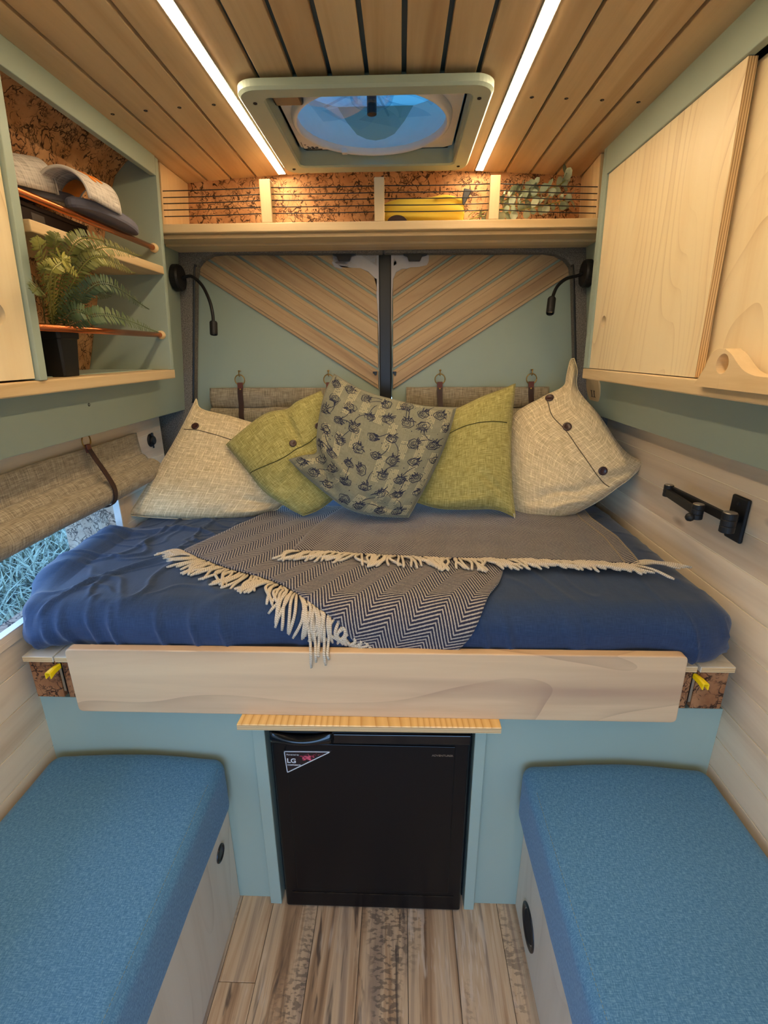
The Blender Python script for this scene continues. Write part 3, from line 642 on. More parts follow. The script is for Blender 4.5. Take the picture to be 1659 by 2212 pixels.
# build as strips left and right of the hole: outline columns between top profile and base, hole as ring sector
hol = [Vector((XG, hc.y+hr*math.cos(a), hc.z+hr*math.sin(a))) for a in [2*math.pi*k/28 for k in range(28)]]
lft = [p for p in top if p.y >= hc.y]; rgt = [p for p in top if p.y < hc.y]
tm = Vector((XG, hc.y, max(p.z for p in top)))
up_h = sorted([h for h in hol if h.y >= hc.y-1e-6], key=lambda h: -h.z); dn_h = sorted([h for h in hol if h.y <= hc.y+1e-6], key=lambda h: h.z)
g.prism(lft+[tm]+up_h+[Vector((XG, hc.y, base_z)), Vector((XG, top[0].y, base_z))], (.026, 0, 0))
g.prism([tm]+rgt+[Vector((XG, top[-1].y, base_z)), Vector((XG, hc.y, base_z))]+dn_h, (.026, 0, 0))
part('grip', g, poplar_y, d2, .002, label='wavy carved wooden grip with a round hole', fix=True)
# ================================================================== wooden oval on the right panel
ov = thing('wall_plaque', 'small oval wooden plaque with a burnt emblem, below the right cabinet', 'plaque', AX(1283, 840, tr(1.31)))
oc = AX(1284, 838, tr(1.31)); nrm = Vector((-1, 0, -.23)).normalized(); tz = Vector((-.225, 0, 1)).normalized()
o = [oc+Vector((0, .060*math.cos(a), 0))+tz*.058*math.sin(a) for a in [2*math.pi*k/40 for k in range(40)]]
part('disc', MB().prism(o, nrm*.006), poplar_z, ov, .001)
mb = MB(); e0 = oc+nrm*.0066+tz*-.018
for dy in (-.012, .012): mb.tube([e0+Vector((0, dy, 0))+tz*-.010, e0+Vector((0, dy, 0))+tz*.010], .0012, 4).tube([e0+Vector((0, dy-.006, 0))+tz*.010, e0+Vector((0, dy+.006, 0))+tz*.010], .0012, 4)
mb.tube([e0+Vector((0, -.018, 0))+tz*-.011, e0+Vector((0, .018, 0))+tz*-.011], .001, 4)
part('emblem', mb, leather, ov)
# ================================================================== reading lamps
def lamp(side, base, path, head0, head1, label):
    t = thing('reading_lamp', label, 'lamp', base)
    n_ = Vector((side, 0, 0))
    part('wall_base', MB().lathe(base, n_, [(.001, 0), (.040, 0), (.0415, .003), (.0415, .020), (.038, .026), (.001, .027)], 32), matt_black, t, smooth=False)
    for k in range(24):
        pass
    kn = MB()
    for k in range(28):
        a = 2*math.pi*k/28; p = base+Vector((0, .0405*math.cos(a), .0405*math.sin(a))); kn.tube([p+n_*.004, p+n_*.021], .0014, 4)
    part('knurling', kn, matt_black, t)
    part('gooseneck', MB().tube(smoothpts([base+n_*.026]+path+[head0], 40), .0052, 10), matt_black, t, smooth=True)
    ax = (head1-head0); L = ax.length; ax.normalize()
    h = part('lamp_head', MB().lathe(head0-ax*.004, ax, [(.001, 0), (.0105, .0), (.0125, .004), (.0125, L), (.0115, L+.003), (.0100, L+.003), (.0095, L-.004), (.001, L-.004)], 28), matt_black, t)
    part('lens', MB().lathe(head0-ax*.004+ax*(L-.003), ax, [(.001, .003), (.005, .0025), (.0092, .0)], 20), silver, h, smooth=True, label='small round lens')
bL = Vector((tl(1.684), 1.757, 1.684)); bR = Vector((tr(1.684), 1.757, 1.684))
lamp(1, bL, [AY(414, 597, 1.755), AY(436, 616, 1.745), AY(452, 648, 1.72), AY(459, 676, 1.71)], AY(461, 697, 1.70), AY(462, 724, 1.69), 'black gooseneck reading lamp hanging down, on the left panel')
lamp(-1, bR, [AY(1246, 596, 1.755), AY(1222, 603, 1.74), AY(1203, 620, 1.72)], AY(1192, 646, 1.68), AY(1188, 678, 1.655), 'black gooseneck reading lamp with its lens showing, on the right panel')
# ================================================================== folding support arm
br = thing('folding_arm_bracket', 'black folding metal arm bracket screwed to the right plank wall', 'bracket', (XR, 1.03, 1.095))
p = [AX(1583, 1066, XR-.008), AX(1622, 1080, XR-.008), AX(1622, 1183, XR-.008), AX(1581, 1165, XR-.008)]
y0_, y1_ = p[1].y+.004, p[0].y; z0_, z1_ = 1.046, 1.146
part('wall_plate', MB().box((XR-.009, y0_, z0_), (XR, y1_, z1_)), matt_black, br, .004, seg=3)
for z_ in (z0_+.016, z1_-.016): screw((XR-.0092, (y0_+y1_)/2, z_), br, (-1, 0, 0))
A = AX(1572, 1134, .688); B = AX(1507, 1101, .665); Cc = AX(1443, 1062, .685); yc = (y0_+y1_)/2
part('boss', MB().lathe((XR-.009, yc, 1.100), (Vector((A.x, A.y, 1.10))-Vector((XR-.009, yc, 1.10))), [(.017, -.004), (.013, .004), (.009, .012), (.009, .05)], 20), matt_black, br)
for Q, r, z_0, z_1, nm in ((A, .0145, 1.083, 1.126, 'hinge'), (B, .0125, 1.088, 1.122, 'hinge'), (Cc, .0115, 1.092, 1.122, 'hinge')):
    Q.z = 0; mb = MB(); k = 3
    for i in range(k):
        a, b = z_0+(z_1-z_0)*i/k, z_0+(z_1-z_0)*(i+1)/k; mb.lathe((Q.x, Q.y, a), (0, 0, 1), [(.001, 0), (r-.001, 0), (r, .0012), (r, b-a-.0012), (r-.001, b-a), (.001, b-a)], 28)
    h = part('hinge', mb, matt_black, br)
    part('cap', MB().lathe((Q.x, Q.y, z_1), (0, 0, 1), [(.001, .0012), (r*.86, .001), (r*.9, 0)], 28), silver, h, label='steel hinge cap')
def bar(a, b, z0, z1, w):
    d = (b-a).normalized(); s = Vector((-d.y, d.x, 0))*w; q = [a+s, b+s, b-s, a-s]
    return MB().prism([(v.x, v.y, z0) for v in q], (0, 0, z1-z0))
part('arm', bar(A+Vector((.006, 0, 0)), Cc+Vector((.006, 0, 0)), 1.100, 1.119, .0045), matt_black, br, .001)
part('arm', bar(B, Cc+Vector((-.004, 0, 0)), 1.094, 1.113, .0045), matt_black, br, .001)
kp = AX(1490, 1117, .650)
part('knob', MB().lathe(kp, Vector((B.x, B.y, 1.098))-kp, [(.001, -.0095), (.006, -.008), (.0095, -.003), (.0098, .002), (.0075, .007), (.0035, .010), (.003, .03)], 20), matt_black, br, smooth=True)
# ================================================================== round socket on the left wall
so = thing('wall_socket', 'small round black twelve volt socket on the left plank wall', 'socket', AX(325, 951, XL))
sc = AX(325, 951, XL); sc.x = XL
part('flange', MB().lathe(sc, (1, 0, 0), [(.001, 0), (.0225, 0), (.0225, .003), (.019, .006), (.001, .006)], 28), black, so)
part('flap', MB().lathe(sc+Vector((.006, 0, .0)), (1, 0, 0), [(.001, 0), (.0155, 0), (.0155, .006), (.012, .009), (.001, .009)], 24).box(sc+Vector((.006, -.004, .014)), sc+Vector((.012, .004, .026))).box(sc+Vector((.006, -.003, -.027)), sc+Vector((.010, .003, -.014))), black, so, .001)
# ================================================================== blinds
def strap(t, hook, pts, w=.016, wdir=(1, 0, 0), ring_r=.018, axis=(0, 1, 0)):
    """leather strap on a brass ring and hook; pts: centreline from ring down"""
    wd = Vector(wdir); ax = Vector(axis)
    s = smoothpts(pts, 24); mb = MB()
    rr = []
    for i, q in enumerate(s):
        d = (s[min(i+1, 24)]-s[max(i-1, 0)]).normalized(); nn = d.cross(wd).normalized()*.0014
        rr.append([q+wd*w/2+nn, q-wd*w/2+nn, q-wd*w/2-nn, q+wd*w/2-nn])
    mb.loft(rr); sp_ = part('strap', mb, leather, t, .0004)
    top = s[0]; rc = top+Vector((0, 0, ring_r*.85)); a1 = wd; b1 = Vector((0, 0, 1)) if abs(wd.z) < .5 else Vector((0, 1, 0))
    part('ring', MB().tube([rc+(a1*math.cos(2*math.pi*k/24)+b1*math.sin(2*math.pi*k/24))*ring_r for k in range(25)], .0019, 6), brass, sp_, smooth=True, label='brass ring')
    part('loop', MB().loft([[top+ax*(-.004)+wd*w/2+Vector((0, 0, .006)), top+ax*(-.004)-wd*w/2+Vector((0, 0, .006)), top+ax*(-.0055)-wd*w/2+Vector((0, 0, -.016)), top+ax*(-.0055)+wd*w/2+Vector((0, 0, -.016))], [top+ax*.004+wd*w/2+Vector((0, 0, .006)), top+ax*.004-wd*w/2+Vector((0, 0, .006)), top+ax*.001-wd*w/2+Vector((0, 0, -.016)), top+ax*.001+wd*w/2+Vector((0, 0, -.016))]]), leather_l, sp_, .001, label='lighter leather loop round the ring')
    part('rivet', MB().lathe(top+Vector((0, 0, -.018))-ax*.005, -ax, [(.001, .0022), (.003, .0015), (.0042, 0)], 12), brass, sp_, smooth=True)
    hk = rc+Vector((0, 0, ring_r)); part('hook', MB().tube(smoothpts([hk+ax*.022+Vector((0, 0, .012)), hk+ax*.006+Vector((0, 0, .012)), hk-ax*.004+Vector((0, 0, .008)), hk-ax*.004+Vector((0, 0, -.002)), hk+ax*.003+Vector((0, 0, -.006))], 14), .0018, 6).lathe(hk+Vector((0, 0, .010)), (0, 0, 1), [(.001, 0), (.004, .001), (.004, .004), (.001, .006)], 10), brass, sp_, smooth=True, label='brass screw hook')
def wav(u, a, f, s): return a*noise.noise(Vector((u*f, s, .37)))
for nm_, x0, x1, sx, lab in (('a', -.705, -.155, (-.588, -.262), 'rolled taupe linen blind on the left rear door'), ('b', .020, .535, (.141, .468), 'rolled taupe linen blind on the right rear door')):
    t = thing('window_blind', lab, 'blind', ((x0+x1)/2, 1.83, 1.25), 'rear door blinds')
    mb = MB()
    def upper(u, v):
        x = lerp(x0, x1, u); bulge = .012*math.sin(math.pi*min(1, v*1.02)); sag = .006*noise.noise(Vector((x*9, 1.7, x0)))
        return Vector((x, 1.832-bulge-.004*noise.noise(Vector((x*14, v*3, 3.1))), lerp(1.322, 1.250+sag, v)))
    mb.grid(upper, 60, 10, lambda u, v: (lerp(x0, x1, u), v*.08))
    part('top_fold', mb, blind_f, t, smooth=True, fix=False).modifiers.new('s', 'SOLIDIFY').thickness = .004
    def roll(u, v):
        x = lerp(x0+.004, x1-.003, u); a = 2*math.pi*v+.6; r = .023*(1+.10*noise.noise(Vector((x*11, math.cos(a), x0))))
        return Vector((x, 1.812-r*math.cos(a)*.9, 1.222+wav(x, .005, 7, 2.2)+r*1.35*math.sin(a)))
    part('roll', MB().grid(roll, 60, 20, lambda u, v: (lerp(x0, x1, u), v*.15)), blind_f, t, smooth=True)
    for q in sx: strap(t, None, [Vector((q, 1.822, 1.337)), Vector((q, 1.812, 1.30)), Vector((q+.003, 1.802, 1.262)), Vector((q+.006, 1.782, 1.222)), Vector((q+.012, 1.786, 1.195)), Vector((q+.014, 1.806, 1.182))], w=.019, wdir=(1, 0, 0))
t = thing('window_blind', 'rolled taupe linen blind over the left side window', 'blind', (XL+.03, .7, 1.13))
by0, by1 = .12, 1.545
def flap(u, v):
    y = lerp(by0, by1-.006*v, u); return Vector((XL+.010+.012*v+.003*noise.noise(Vector((y*6, v*2, 0))), y, lerp(1.203, 1.112, v)+.003*noise.noise(Vector((y*4, v, 5)))))
part('top_fold', MB().grid(flap, 80, 10, lambda u, v: (lerp(by0, by1, u), v*.1)), blind_f, t, smooth=True, fix=False).modifiers.new('s', 'SOLIDIFY').thickness = .004
def fold(u, v):
    y = lerp(by0, by1-.01, u); a = math.pi*(.5-v*1.15); return Vector((XL+.022+.020*math.cos(a), y, 1.108+.026*math.sin(a)+.002*noise.noise(Vector((y*5, v, 9)))))
part('middle_fold', MB().grid(fold, 80, 12, lambda u, v: (lerp(by0, by1, u), v*.08)), blind_f, t, smooth=True, fix=False).modifiers.new('s', 'SOLIDIFY').thickness = .004
def roll2(u, v):
    y = lerp(by0, by1+.005, u); a = 2*math.pi*v; r = .036+.002*noise.noise(Vector((y*5, math.cos(a)*2, 1)))
    return Vector((XL+.043+r*math.cos(a), y, 1.082+.004*noise.noise(Vector((y*3, 0, 4)))+r*.98*math.sin(a)))
part('roll', MB().grid(roll2, 80, 28, lambda u, v: (lerp(by0, by1, u), v*.23)), blind_f, t, smooth=True)
sp3 = smoothpts([(.034-.034*k/30, 0, 0) for k in (0, 30)], 2)
part('roll_end', MB().tube([Vector((XL+.043+(.034-.032*k/60)*math.cos(k*.5), by1+.004, 1.082+(.034-.032*k/60)*math.sin(k*.5))) for k in range(61)], .0015, 4), blind_f, t)
sy = 1.262
strap(t, None, [Vector((XL+.030, sy, 1.212)), Vector((XL+.045, sy, 1.180)), Vector((XL+.068, sy, 1.135)), Vector((XL+.083, sy, 1.095)), Vector((XL+.078, sy, 1.062)), Vector((XL+.060, sy, 1.046)), Vector((XL+.03, sy, 1.044))], w=.018, wdir=(0, 1, 0), axis=(-1, 0, 0))
# ================================================================== BED BASE
PY = .946
bb = thing('bed_platform', 'sage green boxed bed base with cork-faced blocks at both ends', 'bed', (-.06, PY, 0))
def panel(x0, x1, z0, z1, y=PY): return MB().box((x0, y, z0), (x1, y+.018, z1))
FX0, FX1 = -.318, .176
part('front_panel', panel(XL-.01, FX0-.022, 0, .664), teal, bb, .001)
part('front_panel', panel(FX1+.022, XR, 0, .664), teal, bb, .001)
part('front_panel', panel(FX0-.03, FX1+.03, .655, .70), teal, bb, .001)
for a, b in ((FX0-.034, FX0-.003), (FX1+.003, FX1+.030)): part('fridge_upright', MB().box((a, PY-.018, 0), (b, PY+.03, .66)), teal, bb, .002)
part('niche_lining', MB().box((FX0-.003, PY+.02, 0), (FX0, 1.45, .66)).box((FX1, PY+.02, 0), (FX1+.003, 1.45, .66)).box((FX0, 1.45, 0), (FX1, 1.46, .66)), dark_void, bb)
# cork-faced support blocks with plywood tops
BX = [(-.832, -.769), (-.757, -.690), (.575, .630), (.640, .706)]
for a, b in BX: part('cork_block', MB().box((a, .905, .698), (b, .965, .796)), cork_dark, bb, .0015)
for a, b in ((-.836, -.767), (-.763, -.60), (.47, .6315), (.638, .710)):
    q = part('slat_top', MB().box((a, .896, .798), (b, 1.77, .812)), birch_y, bb, .001)
    part('ply_edge', MB().box((a+.0012, .8953, .7992), (b-.0012, .8962, .8108)), ply, q)
for a, b in ((-.769, -.757), (.630, .640)):
    rr_ = part('slide_rail', MB().box((a+.002, .915, .70), (b-.002, .96, .797)), black, bb)
    part('slide_tongue', MB().box(((a+b)/2-.003, .905, .715), ((a+b)/2+.003, .93, .79)).lathe(((a+b)/2, .911, .778), (0, -1, 0), [(.001, 0), (.005, 0), (.005, .002), (.001, .002)], 10), silver, rr_, .0006)
def clipm(x, z, s, y=.905, q=.72):
    """yellow release lever: a short inverted channel sloping towards the viewer"""
    def U(o, w, h, t): return [o+Vector((-w, 0, -h)), o+Vector((-w, 0, h*.6)), o+Vector((-w*.6, 0, h)), o+Vector((w*.6, 0, h)), o+Vector((w, 0, h*.6)), o+Vector((w, 0, -h)), o+Vector((w-t, 0, -h)), o+Vector((w-t, 0, h-t*1.3)), o+Vector((-w+t, 0, h-t*1.3)), o+Vector((-w+t, 0, -h))]
    return MB().loft([U(Vector((x, y, z)), .005*q, .008*q, .0015), U(Vector((x+s*.010*q, y-.02*q, z-.004)), .0075*q, .010*q, .002), U(Vector((x+s*.017*q, y-.034*q, z-.010)), .0095*q, .0115*q, .0028)])
for x, z, s in ((-.762, .784, -1), (.634, .784, 1)): part('release_lever', clipm(x, z, s), yellow_p, bb, .0008, label='yellow plastic release lever')
for x, z, s in ((-.692, .772, -1), (.574, .772, 1)): part('release_lever', clipm(x, z, s, .905), yellow_p, bb, .0008, label='yellow release lever half behind the front board')
# ================================================================== FRONT BOARD, TABLE LEAF, FRIDGE
fb = thing('bed_front_board', 'long pale wooden board along the front edge of the bed', 'board', (-.06, .89, .76))
def zb(x): return .8465+.002*(x+.06)
mbp = [(-.722, .8445), (.596, .849), (.600, .681), (-.722, .6815)]
def rpoly(P_, r, n=5):
    out = []
    for i in range(len(P_)):
        a, b, c = Vector(P_[i-1]), Vector(P_[i]), Vector(P_[(i+1) % len(P_)]); p0 = b+(a-b).normalized()*r; p1 = b+(c-b).normalized()*r
        for k in range(n+1):
            t = k/n; out.append(tuple(p0*(1-t)**2+b*2*t*(1-t)+p1*t*t))
    return out
part('board', MB().prism([(x, .878, z) for x, z in rpoly(mbp, .013)], (0, .022, 0)), pale_x, fb, .003, seg=3)
tb = thing('pull_out_leaf', 'varnished knotty pine table leaf above the black fridge', 'table leaf', (-.07, .86, .67))
part('leaf', MB().prism([(-.353, .848, .668), (.220, .853, .668), (.220, .96, .668), (-.345, .96, .668)], (0, 0, .014)), ring_pine, tb, .0015)
part('ply_edge', MB().prism([(-.3525, .8474, .6675), (.2195, .8524, .6675), (.2195, .8560, .6675), (-.3525, .8510, .6675)], (0, 0, .012)), ply, tb)
part('runner', MB().box((-.345, .862, .660), (-.22, .875, .668)), poplar_x, tb)
lt = thing('barrel_bolt', 'small black barrel bolt beside the varnished pine leaf', 'bolt', (-.385, .90, .70))
part('base_plate', MB().box((-.410, .934, .686), (-.350, .946, .716)), matt_black, lt, .001)
part('barrel', MB().cyl((-.412, .925, .700), (-.345, .925, .700), .0075, 16).cyl((-.4125, .925, .700), (-.405, .925, .700), .009, 16), matt_black, lt, .001)
part('bolt_handle', MB().cyl((-.385, .917, .700), (-.385, .912, .678), .0028, 10).cyl((-.385, .9125, .681), (-.385, .911, .672), .0045, 12), matt_black, lt, .0005)
fr = thing('mini_fridge', 'black mini fridge with a recessed grip standing under the bed', 'fridge', (-.07, .93, 0))
fx0, fx1, fy = -.306, .168, .922
part('cabinet', MB().box((fx0+.004, fy+.022, .006), (fx1-.004, 1.42, .655)), fridge_m, fr, .004)
part('control_panel', MB().box((fx0, fy+.008, .607), (fx1, fy+.03, .657)), fridge_m, fr, .003)
dd = part('door', MB().box((fx0, fy, .004), (fx1, fy+.022, .600)), fridge_m, fr, .006, seg=3)
part('door_panel', MB().box((fx0+.035, fy-.003, .075), (fx1-.035, fy+.001, .5640)), fridge_m, dd, .0015)
part('kick_line', MB().box((fx0+.02, fy-.0015, .058), (fx1-.02, fy+.001, .062)), fridge_g, dd)
part('top_trim', MB().prism([(-.155, fy-.004, .595), (fx1, fy-.004, .598), (fx1, fy-.004, .572), (-.155, fy-.004, .568)], (0, .008, 0)), fridge_g, dd, .002)
part('handle', MB().grid(lambda u, v: Vector((lerp(fx0+.002, -.158, u), fy-.004-.014*math.sin(math.pi*v)*(.4+.6*math.sin(math.pi*u)), lerp(.600-.008*math.sin(math.pi*u), .566-.004*math.sin(math.pi*u), v))), 24, 10), fridge_g, dd, smooth=True, fix=False, label='curved glossy grip in the top left corner').modifiers.new('s', 'SOLIDIFY').thickness = -.008
def text(s, size, p, parent, mat, name='lettering', bold=0., sx=1., ax=Vector((1, 0, 0)), upv=Vector((0, 0, 1)), ext=.0002):
    cu = bpy.data.curves.new('t', 'FONT'); cu.body = s; cu.size = size; cu.extrude = ext; cu.offset = bold; o = bpy.data.objects.new('t', cu)
    me = bpy.data.meshes.new_from_object(o); bpy.data.objects.remove(o); bpy.data.curves.remove(cu)
    nn = ax.cross(upv)
    me.transform(Matrix(((ax.x*sx, upv.x, nn.x, p.x), (ax.y*sx, upv.y, nn.y, p.y), (ax.z*sx, upv.z, nn.z, p.z), (0, 0, 0, 1))))
    me.materials.clear(); me.materials.append(mat)
    q = bpy.data.objects.new(name, me); C.objects.link(q); q.parent = parent; return q
ty = fy-.0035
P = lambda x, y: AY(x, y, ty)
stk = part('sticker', MB().prism([P(612, 1621)+Vector((0, 0, 0)), P(717, 1622), P(620, 1671)], (0, .0006, 0)), plain('sticker_black', rgb(26, 14, 20), .3), dd, .004, label='triangular compressor sticker with a white border')
mb = MB()
trp = [P(614, 1623), P(713, 1624), P(621, 1668)]; lp = []
for i in range(3):
    a, b, c = trp[i-1], trp[i], trp[(i+1) % 3]; lp += [b+(a-b).normalized()*.006, b, b+(c-b).normalized()*.006] if 0 else [b+(a-b).normalized()*.004, b+((a-b).normalized()+(c-b).normalized())*.0006, b+(c-b).normalized()*.004]
lp = [q+Vector((0, -.0006, 0)) for q in lp]
mb.tube(lp+[lp[0]], .0012, 5); part('border', mb, ash, stk)
text('Powered by', .0062, P(619, 1631)+Vector((0, -.0007, 0)), stk, ash)
text('LG', .0185, P(620, 1647)+Vector((0, -.0007, 0)), stk, ash, bold=.0004)
text('COMPRESSOR', .0052, P(621, 1653)+Vector((0, -.0007, 0)), stk, ash, bold=.0001, sx=1.0)
fm = NT('pink_splash_print', .3); nz = fm.noise(fm.coords(rand=False), 130, 4, .7); fm.col(fm.ramp(nz, [(.4, rgb(60, 20, 34)), (.5, rgb(196, 60, 84)), (.65, rgb(240, 130, 140))]))
fl_c = P(664, 1636); blob = []
for k in range(26):
    a = 2*math.pi*k/26; r = .014*(1+.28*math.sin(a*5)+.15*math.sin(a*9+1)); blob.append(fl_c+Vector((r*1.1*math.cos(a), -.0005, r*.62*math.sin(a))))
part('flower_print', MB().prism(blob, (0, .0004, 0)), fm.m, stk)
drops = MB(); random.seed(3)
for k in range(14):
    c = P(random.uniform(676, 700), random.uniform(1627, 1632))+Vector((0, -.0006, 0)); r = random.uniform(.0005, .0011); drops.prism([c+Vector((r*math.cos(a), 0, r*math.sin(a))) for a in [k2*math.pi/3 for k2 in range(6)]], (0, .0003, 0))
part('drop_print', drops, fm.m, stk)
text('ADVENTURER', .0078, P(933, 1634)+Vector((0, .0002, 0)), dd, silver, sx=1.02, bold=.0001)
for x in (664, 690): 
    c = AY(x, 1576, fy+.0075); part('indicator', MB().tube([c+Vector((.0018*math.cos(k*math.pi/4), 0, .0018*math.sin(k*math.pi/4))) for k in range(9)], .0004, 4), ash, fr)
# ================================================================== BENCHES
def bench(side, xf, label, clabel, cx0, cx1, vent, vr, vlabel):
    b = thing('bench_box', label, 'bench', (xf, .3, 0))
    yf = -.75
    xo = XL-.005 if side < 0 else XR-.0
    part('side_panel', MB().box((xf, yf, 0), (xf+side*.015, .944, .338)), birch_y, b, .001)
    part('seat_board', MB().box((xf, yf, .338), (xo, .944, .3485)), birch_y, b, .001)
    part('end_panel', MB().box((xf+side*.015, yf, 0), (xo, yf+.015, .338)), birch_y, b, .001)
    c = Vector((xf, vent[0], vent[1])); n_ = Vector((-side, 0, 0))
    part('vent_ring', MB().lathe(c, n_, [(vr*.66, -.01), (vr*.78, .002), (vr*.9, .0045), (vr, .003), (vr, -.002)], 36, False), black, b, smooth=True)
    if vr > .03:
        part('vent_grille', MB().lathe(c, n_, [(.001, .0012), (vr*.70, .0012), (vr*.70, -.002)], 32), dark_void, b)
    else: part('vent_cap', MB().lathe(c, n_, [(.001, .002), (vr*.6, .002), (vr*.8, .0)], 24), black, b)
    def disp(p, d):
        w = .0025*noise.noise(p*5)+.0008*noise.noise(p*22)
        return w+.013*max(0, d.z)*math.sin(math.pi*max(0, min(1, (p.x-cx0-.04)/(cx1-cx0-.08))))
    t = thing('seat_cushion', clabel, 'cushion', ((cx0+cx1)/2, .3, .35), 'bench cushions')
    part('cover', rbox((cx0, yf, .349), (cx1, .938, .508), .032, (16, 50, 6), disp, rz=.026), blue_f, t, smooth=True, merge=.0004)
    xs_ = cx1-.006 if side < 0 else cx0+.008
    # top-stitched seam near the inner edge
    pts = [(xs_ + side*.0, y, .4805) for y in [yf+.03+(.93-.03-yf-.03)*k/60 for k in range(61)]]
    s_ = -1 if side < 0 else 1
    part('seam', MB().tube([(xs_+side*.004+.0006*math.sin(k*1.3), p_[1], .5002+.0012*noise.noise(Vector(p_)*6)) for k, p_ in enumerate(pts)], .0014, 5), blue_f, t, smooth=True)
    st_ = MB()
    for k in range(230):
        y = yf+.04+k*.0068
        if y > .925: break
        st_.tube([(xs_+side*.0085, y, .5055), (xs_+side*.0085, y+.0042, .5055)], .0007, 4)
    part('stitching', st_, plain('stitch_thread', rgb(110, 130, 130), .8) if side < 0 else bpy.data.materials['stitch_thread'], t, kind='stuff')
bench(-1, -.443, 'pale plywood bench box with small round cap, left side', 'long blue woven seat cushion on the left bench', XL+.006, -.424, (.868, .268), .0215, '')
bench(1, .3225, 'pale plywood bench box with large black round vent, right side', 'long blue woven seat cushion on the right bench', .294, XR-.012, (.832, .098), .050, '')
# ================================================================== MATTRESS with sheet
MX0, MX1, MY0, MY1, MZ0, MZ1 = -.868, .722, .905, 1.79, .808, .930
def ridge(p, sc, seed, w=.22):
    v = abs(noise.noise(Vector((p.x*sc, p.y*sc, seed)))); return max(0, 1-v/w)
def smooth(a, b, x): t = max(0, min(1, (x-a)/(b-a))); return t*t*(3-2*t)
def mdisp(p, d):
    q = Vector((p.x+.35*noise.noise(Vector((p.x*2.2, p.y*2.2, 4)))*.3, p.y+.1*noise.noise(Vector((p.x*3, p.y*3, 7))), p.z))
    lf = max(0, min(1, (-.25-p.x)/.35))      # heavier creasing on the left
    front = max(0, min(1, (1.02-p.y)/.1))
    e = .0025+.006*lf
    h = e*ridge(q, 3.5, 1.3, .055)+.7*e*ridge(q, 7, 5.1, .07)+.0018*noise.noise(q*6)+(.0008+lf*.0018)*noise.noise(Vector((q.x*22+q.y*12, q.y*7, 2)))+lf*.0045*ridge(Vector((q.x*.5+q.y*.9, q.y*.35-q.x, 0)), 6, 3.3, .08)+lf*.003*ridge(Vector((q.x*.9-q.y*.5, q.y*.9+q.x*.3, 0)), 11, 9.3, .09)
    # hanging drapes at the front
    x = p.x+.25*(p.z-.93)
    dr = .006*noise.noise(Vector((x*9, 3.3, 1)))+.0045*(ridge(Vector((x, 0, 0)), 13, 8.8, .16))*(.4+.6*max(0, min(1, abs(p.x+.1)*2)))
    k = front*max(0, min(1, (.935-p.z)/.05))
    cdr = 0
    rc_ = max(0, min(1, (p.x-.50)/.15)); cdr = rc_*front*.018*math.sin(34*(p.x+.55*(p.z-.9)))*.5
    lc_ = max(0, min(1, (-.62-p.x)/.15)); cdr += lc_*.008*math.sin(40*(p.x*.7-p.z*1.1+.3*p.y))
    bul = 0
    if d.x < -.2: bul = -d.x*.062*smooth(.855, .885, p.z)*smooth(.97, 1.12, p.y)*(1-smooth(1.34, 1.395, p.y))
    return h*(1-k*.5)+dr*k*2.2+cdr*(.3+.7*k)+bul
ma = thing('mattress', 'mattress in a creased navy blue fitted sheet', 'mattress', (-.07, 1.35, MZ0))
part('fitted_sheet', rbox((MX0, MY0, MZ0), (MX1, MY1, MZ1), .062, (300, 170, 12), mdisp, rz=.05), sheet_f, ma, smooth=True, merge=.0003)
# ================================================================== BLANKET
EY, ER = MY0+.062, .055
def surf(x, s, off):
    """(x, s) on the mattress: s is y on top, then measured down over the front edge"""
    zt = MZ1+off; R = ER+off
    if s >= EY: return Vector((x, s, zt)), Vector((0, 0, 1))
    a = (EY-s)/ER
    if a <= math.pi/2: return Vector((x, EY-R*math.sin(a)*1.08, zt-R+R*math.cos(a))), Vector((0, -math.sin(a), math.cos(a)))
    return Vector((x, EY-R*1.08, zt-R-(EY-s-ER*math.pi/2))), Vector((0, -1, 0))
def bl_noise(x, s, sd): return .004*noise.noise(Vector((x*6, s*6, sd)))+.002*noise.noise(Vector((x*15, s*15, sd)))
bk_t = thing('wool_blanket', 'navy and cream herringbone wool blanket with long tassels on the bed', 'blanket', (0, 1.25, MZ1))
def uvrot(x, s, a):
    c, d = math.cos(a), math.sin(a); return (x*c-s*d, x*d+s*c)
A_f = coons([(-.585, 1.20), (-.44, 1.10), (-.30, 1.025), (-.215, .955), (-.13, .905), (-.06, .845), (.12, .845)], [(.12, .845), (.16, .90), (.20, .975), (.245, 1.07), (.30, 1.30), (.32, 1.56)], [(-.42, 1.60), (-.2, 1.6), (.1, 1.59), (.32, 1.56)], [(-.585, 1.20), (-.50, 1.40), (-.42, 1.60)])
B_f = coons([(-.285, 1.185), (-.12, 1.168), (.043, 1.150), (.20, 1.14), (.34, 1.135), (.48, 1.12), (.592, 1.115)], [(.592, 1.115), (.61, 1.30), (.60, 1.46), (.615, 1.62)], [(-.17, 1.62), (.1, 1.62), (.4, 1.62), (.615, 1.62)], [(-.285, 1.185), (-.25, 1.4), (-.17, 1.62)])
def gridlayer(fn, off, ang, sd, nu, nv, nm, lb):
    def P_(u, v):
        x, s = fn(u, v); p, n_ = surf(x, s, off+.004+bl_noise(x, s, sd)); return p
    o = part(nm, MB().grid(P_, nu, nv, lambda u, v: uvrot(*fn(u, v), ang)), herr, bk_t, smooth=True, fix=False, label=lb)
    k = o.modifiers.new('s', 'SOLIDIFY'); k.thickness = .0045; k.offset = 1
    return o
gridlayer(A_f, .004, math.radians(33), 1.7, 90, 60, 'lower_layer', 'lower layer hanging over the front edge')
gridlayer(B_f, .013, math.radians(12), 5.2, 110, 60, 'upper_layer', 'folded back upper layer')
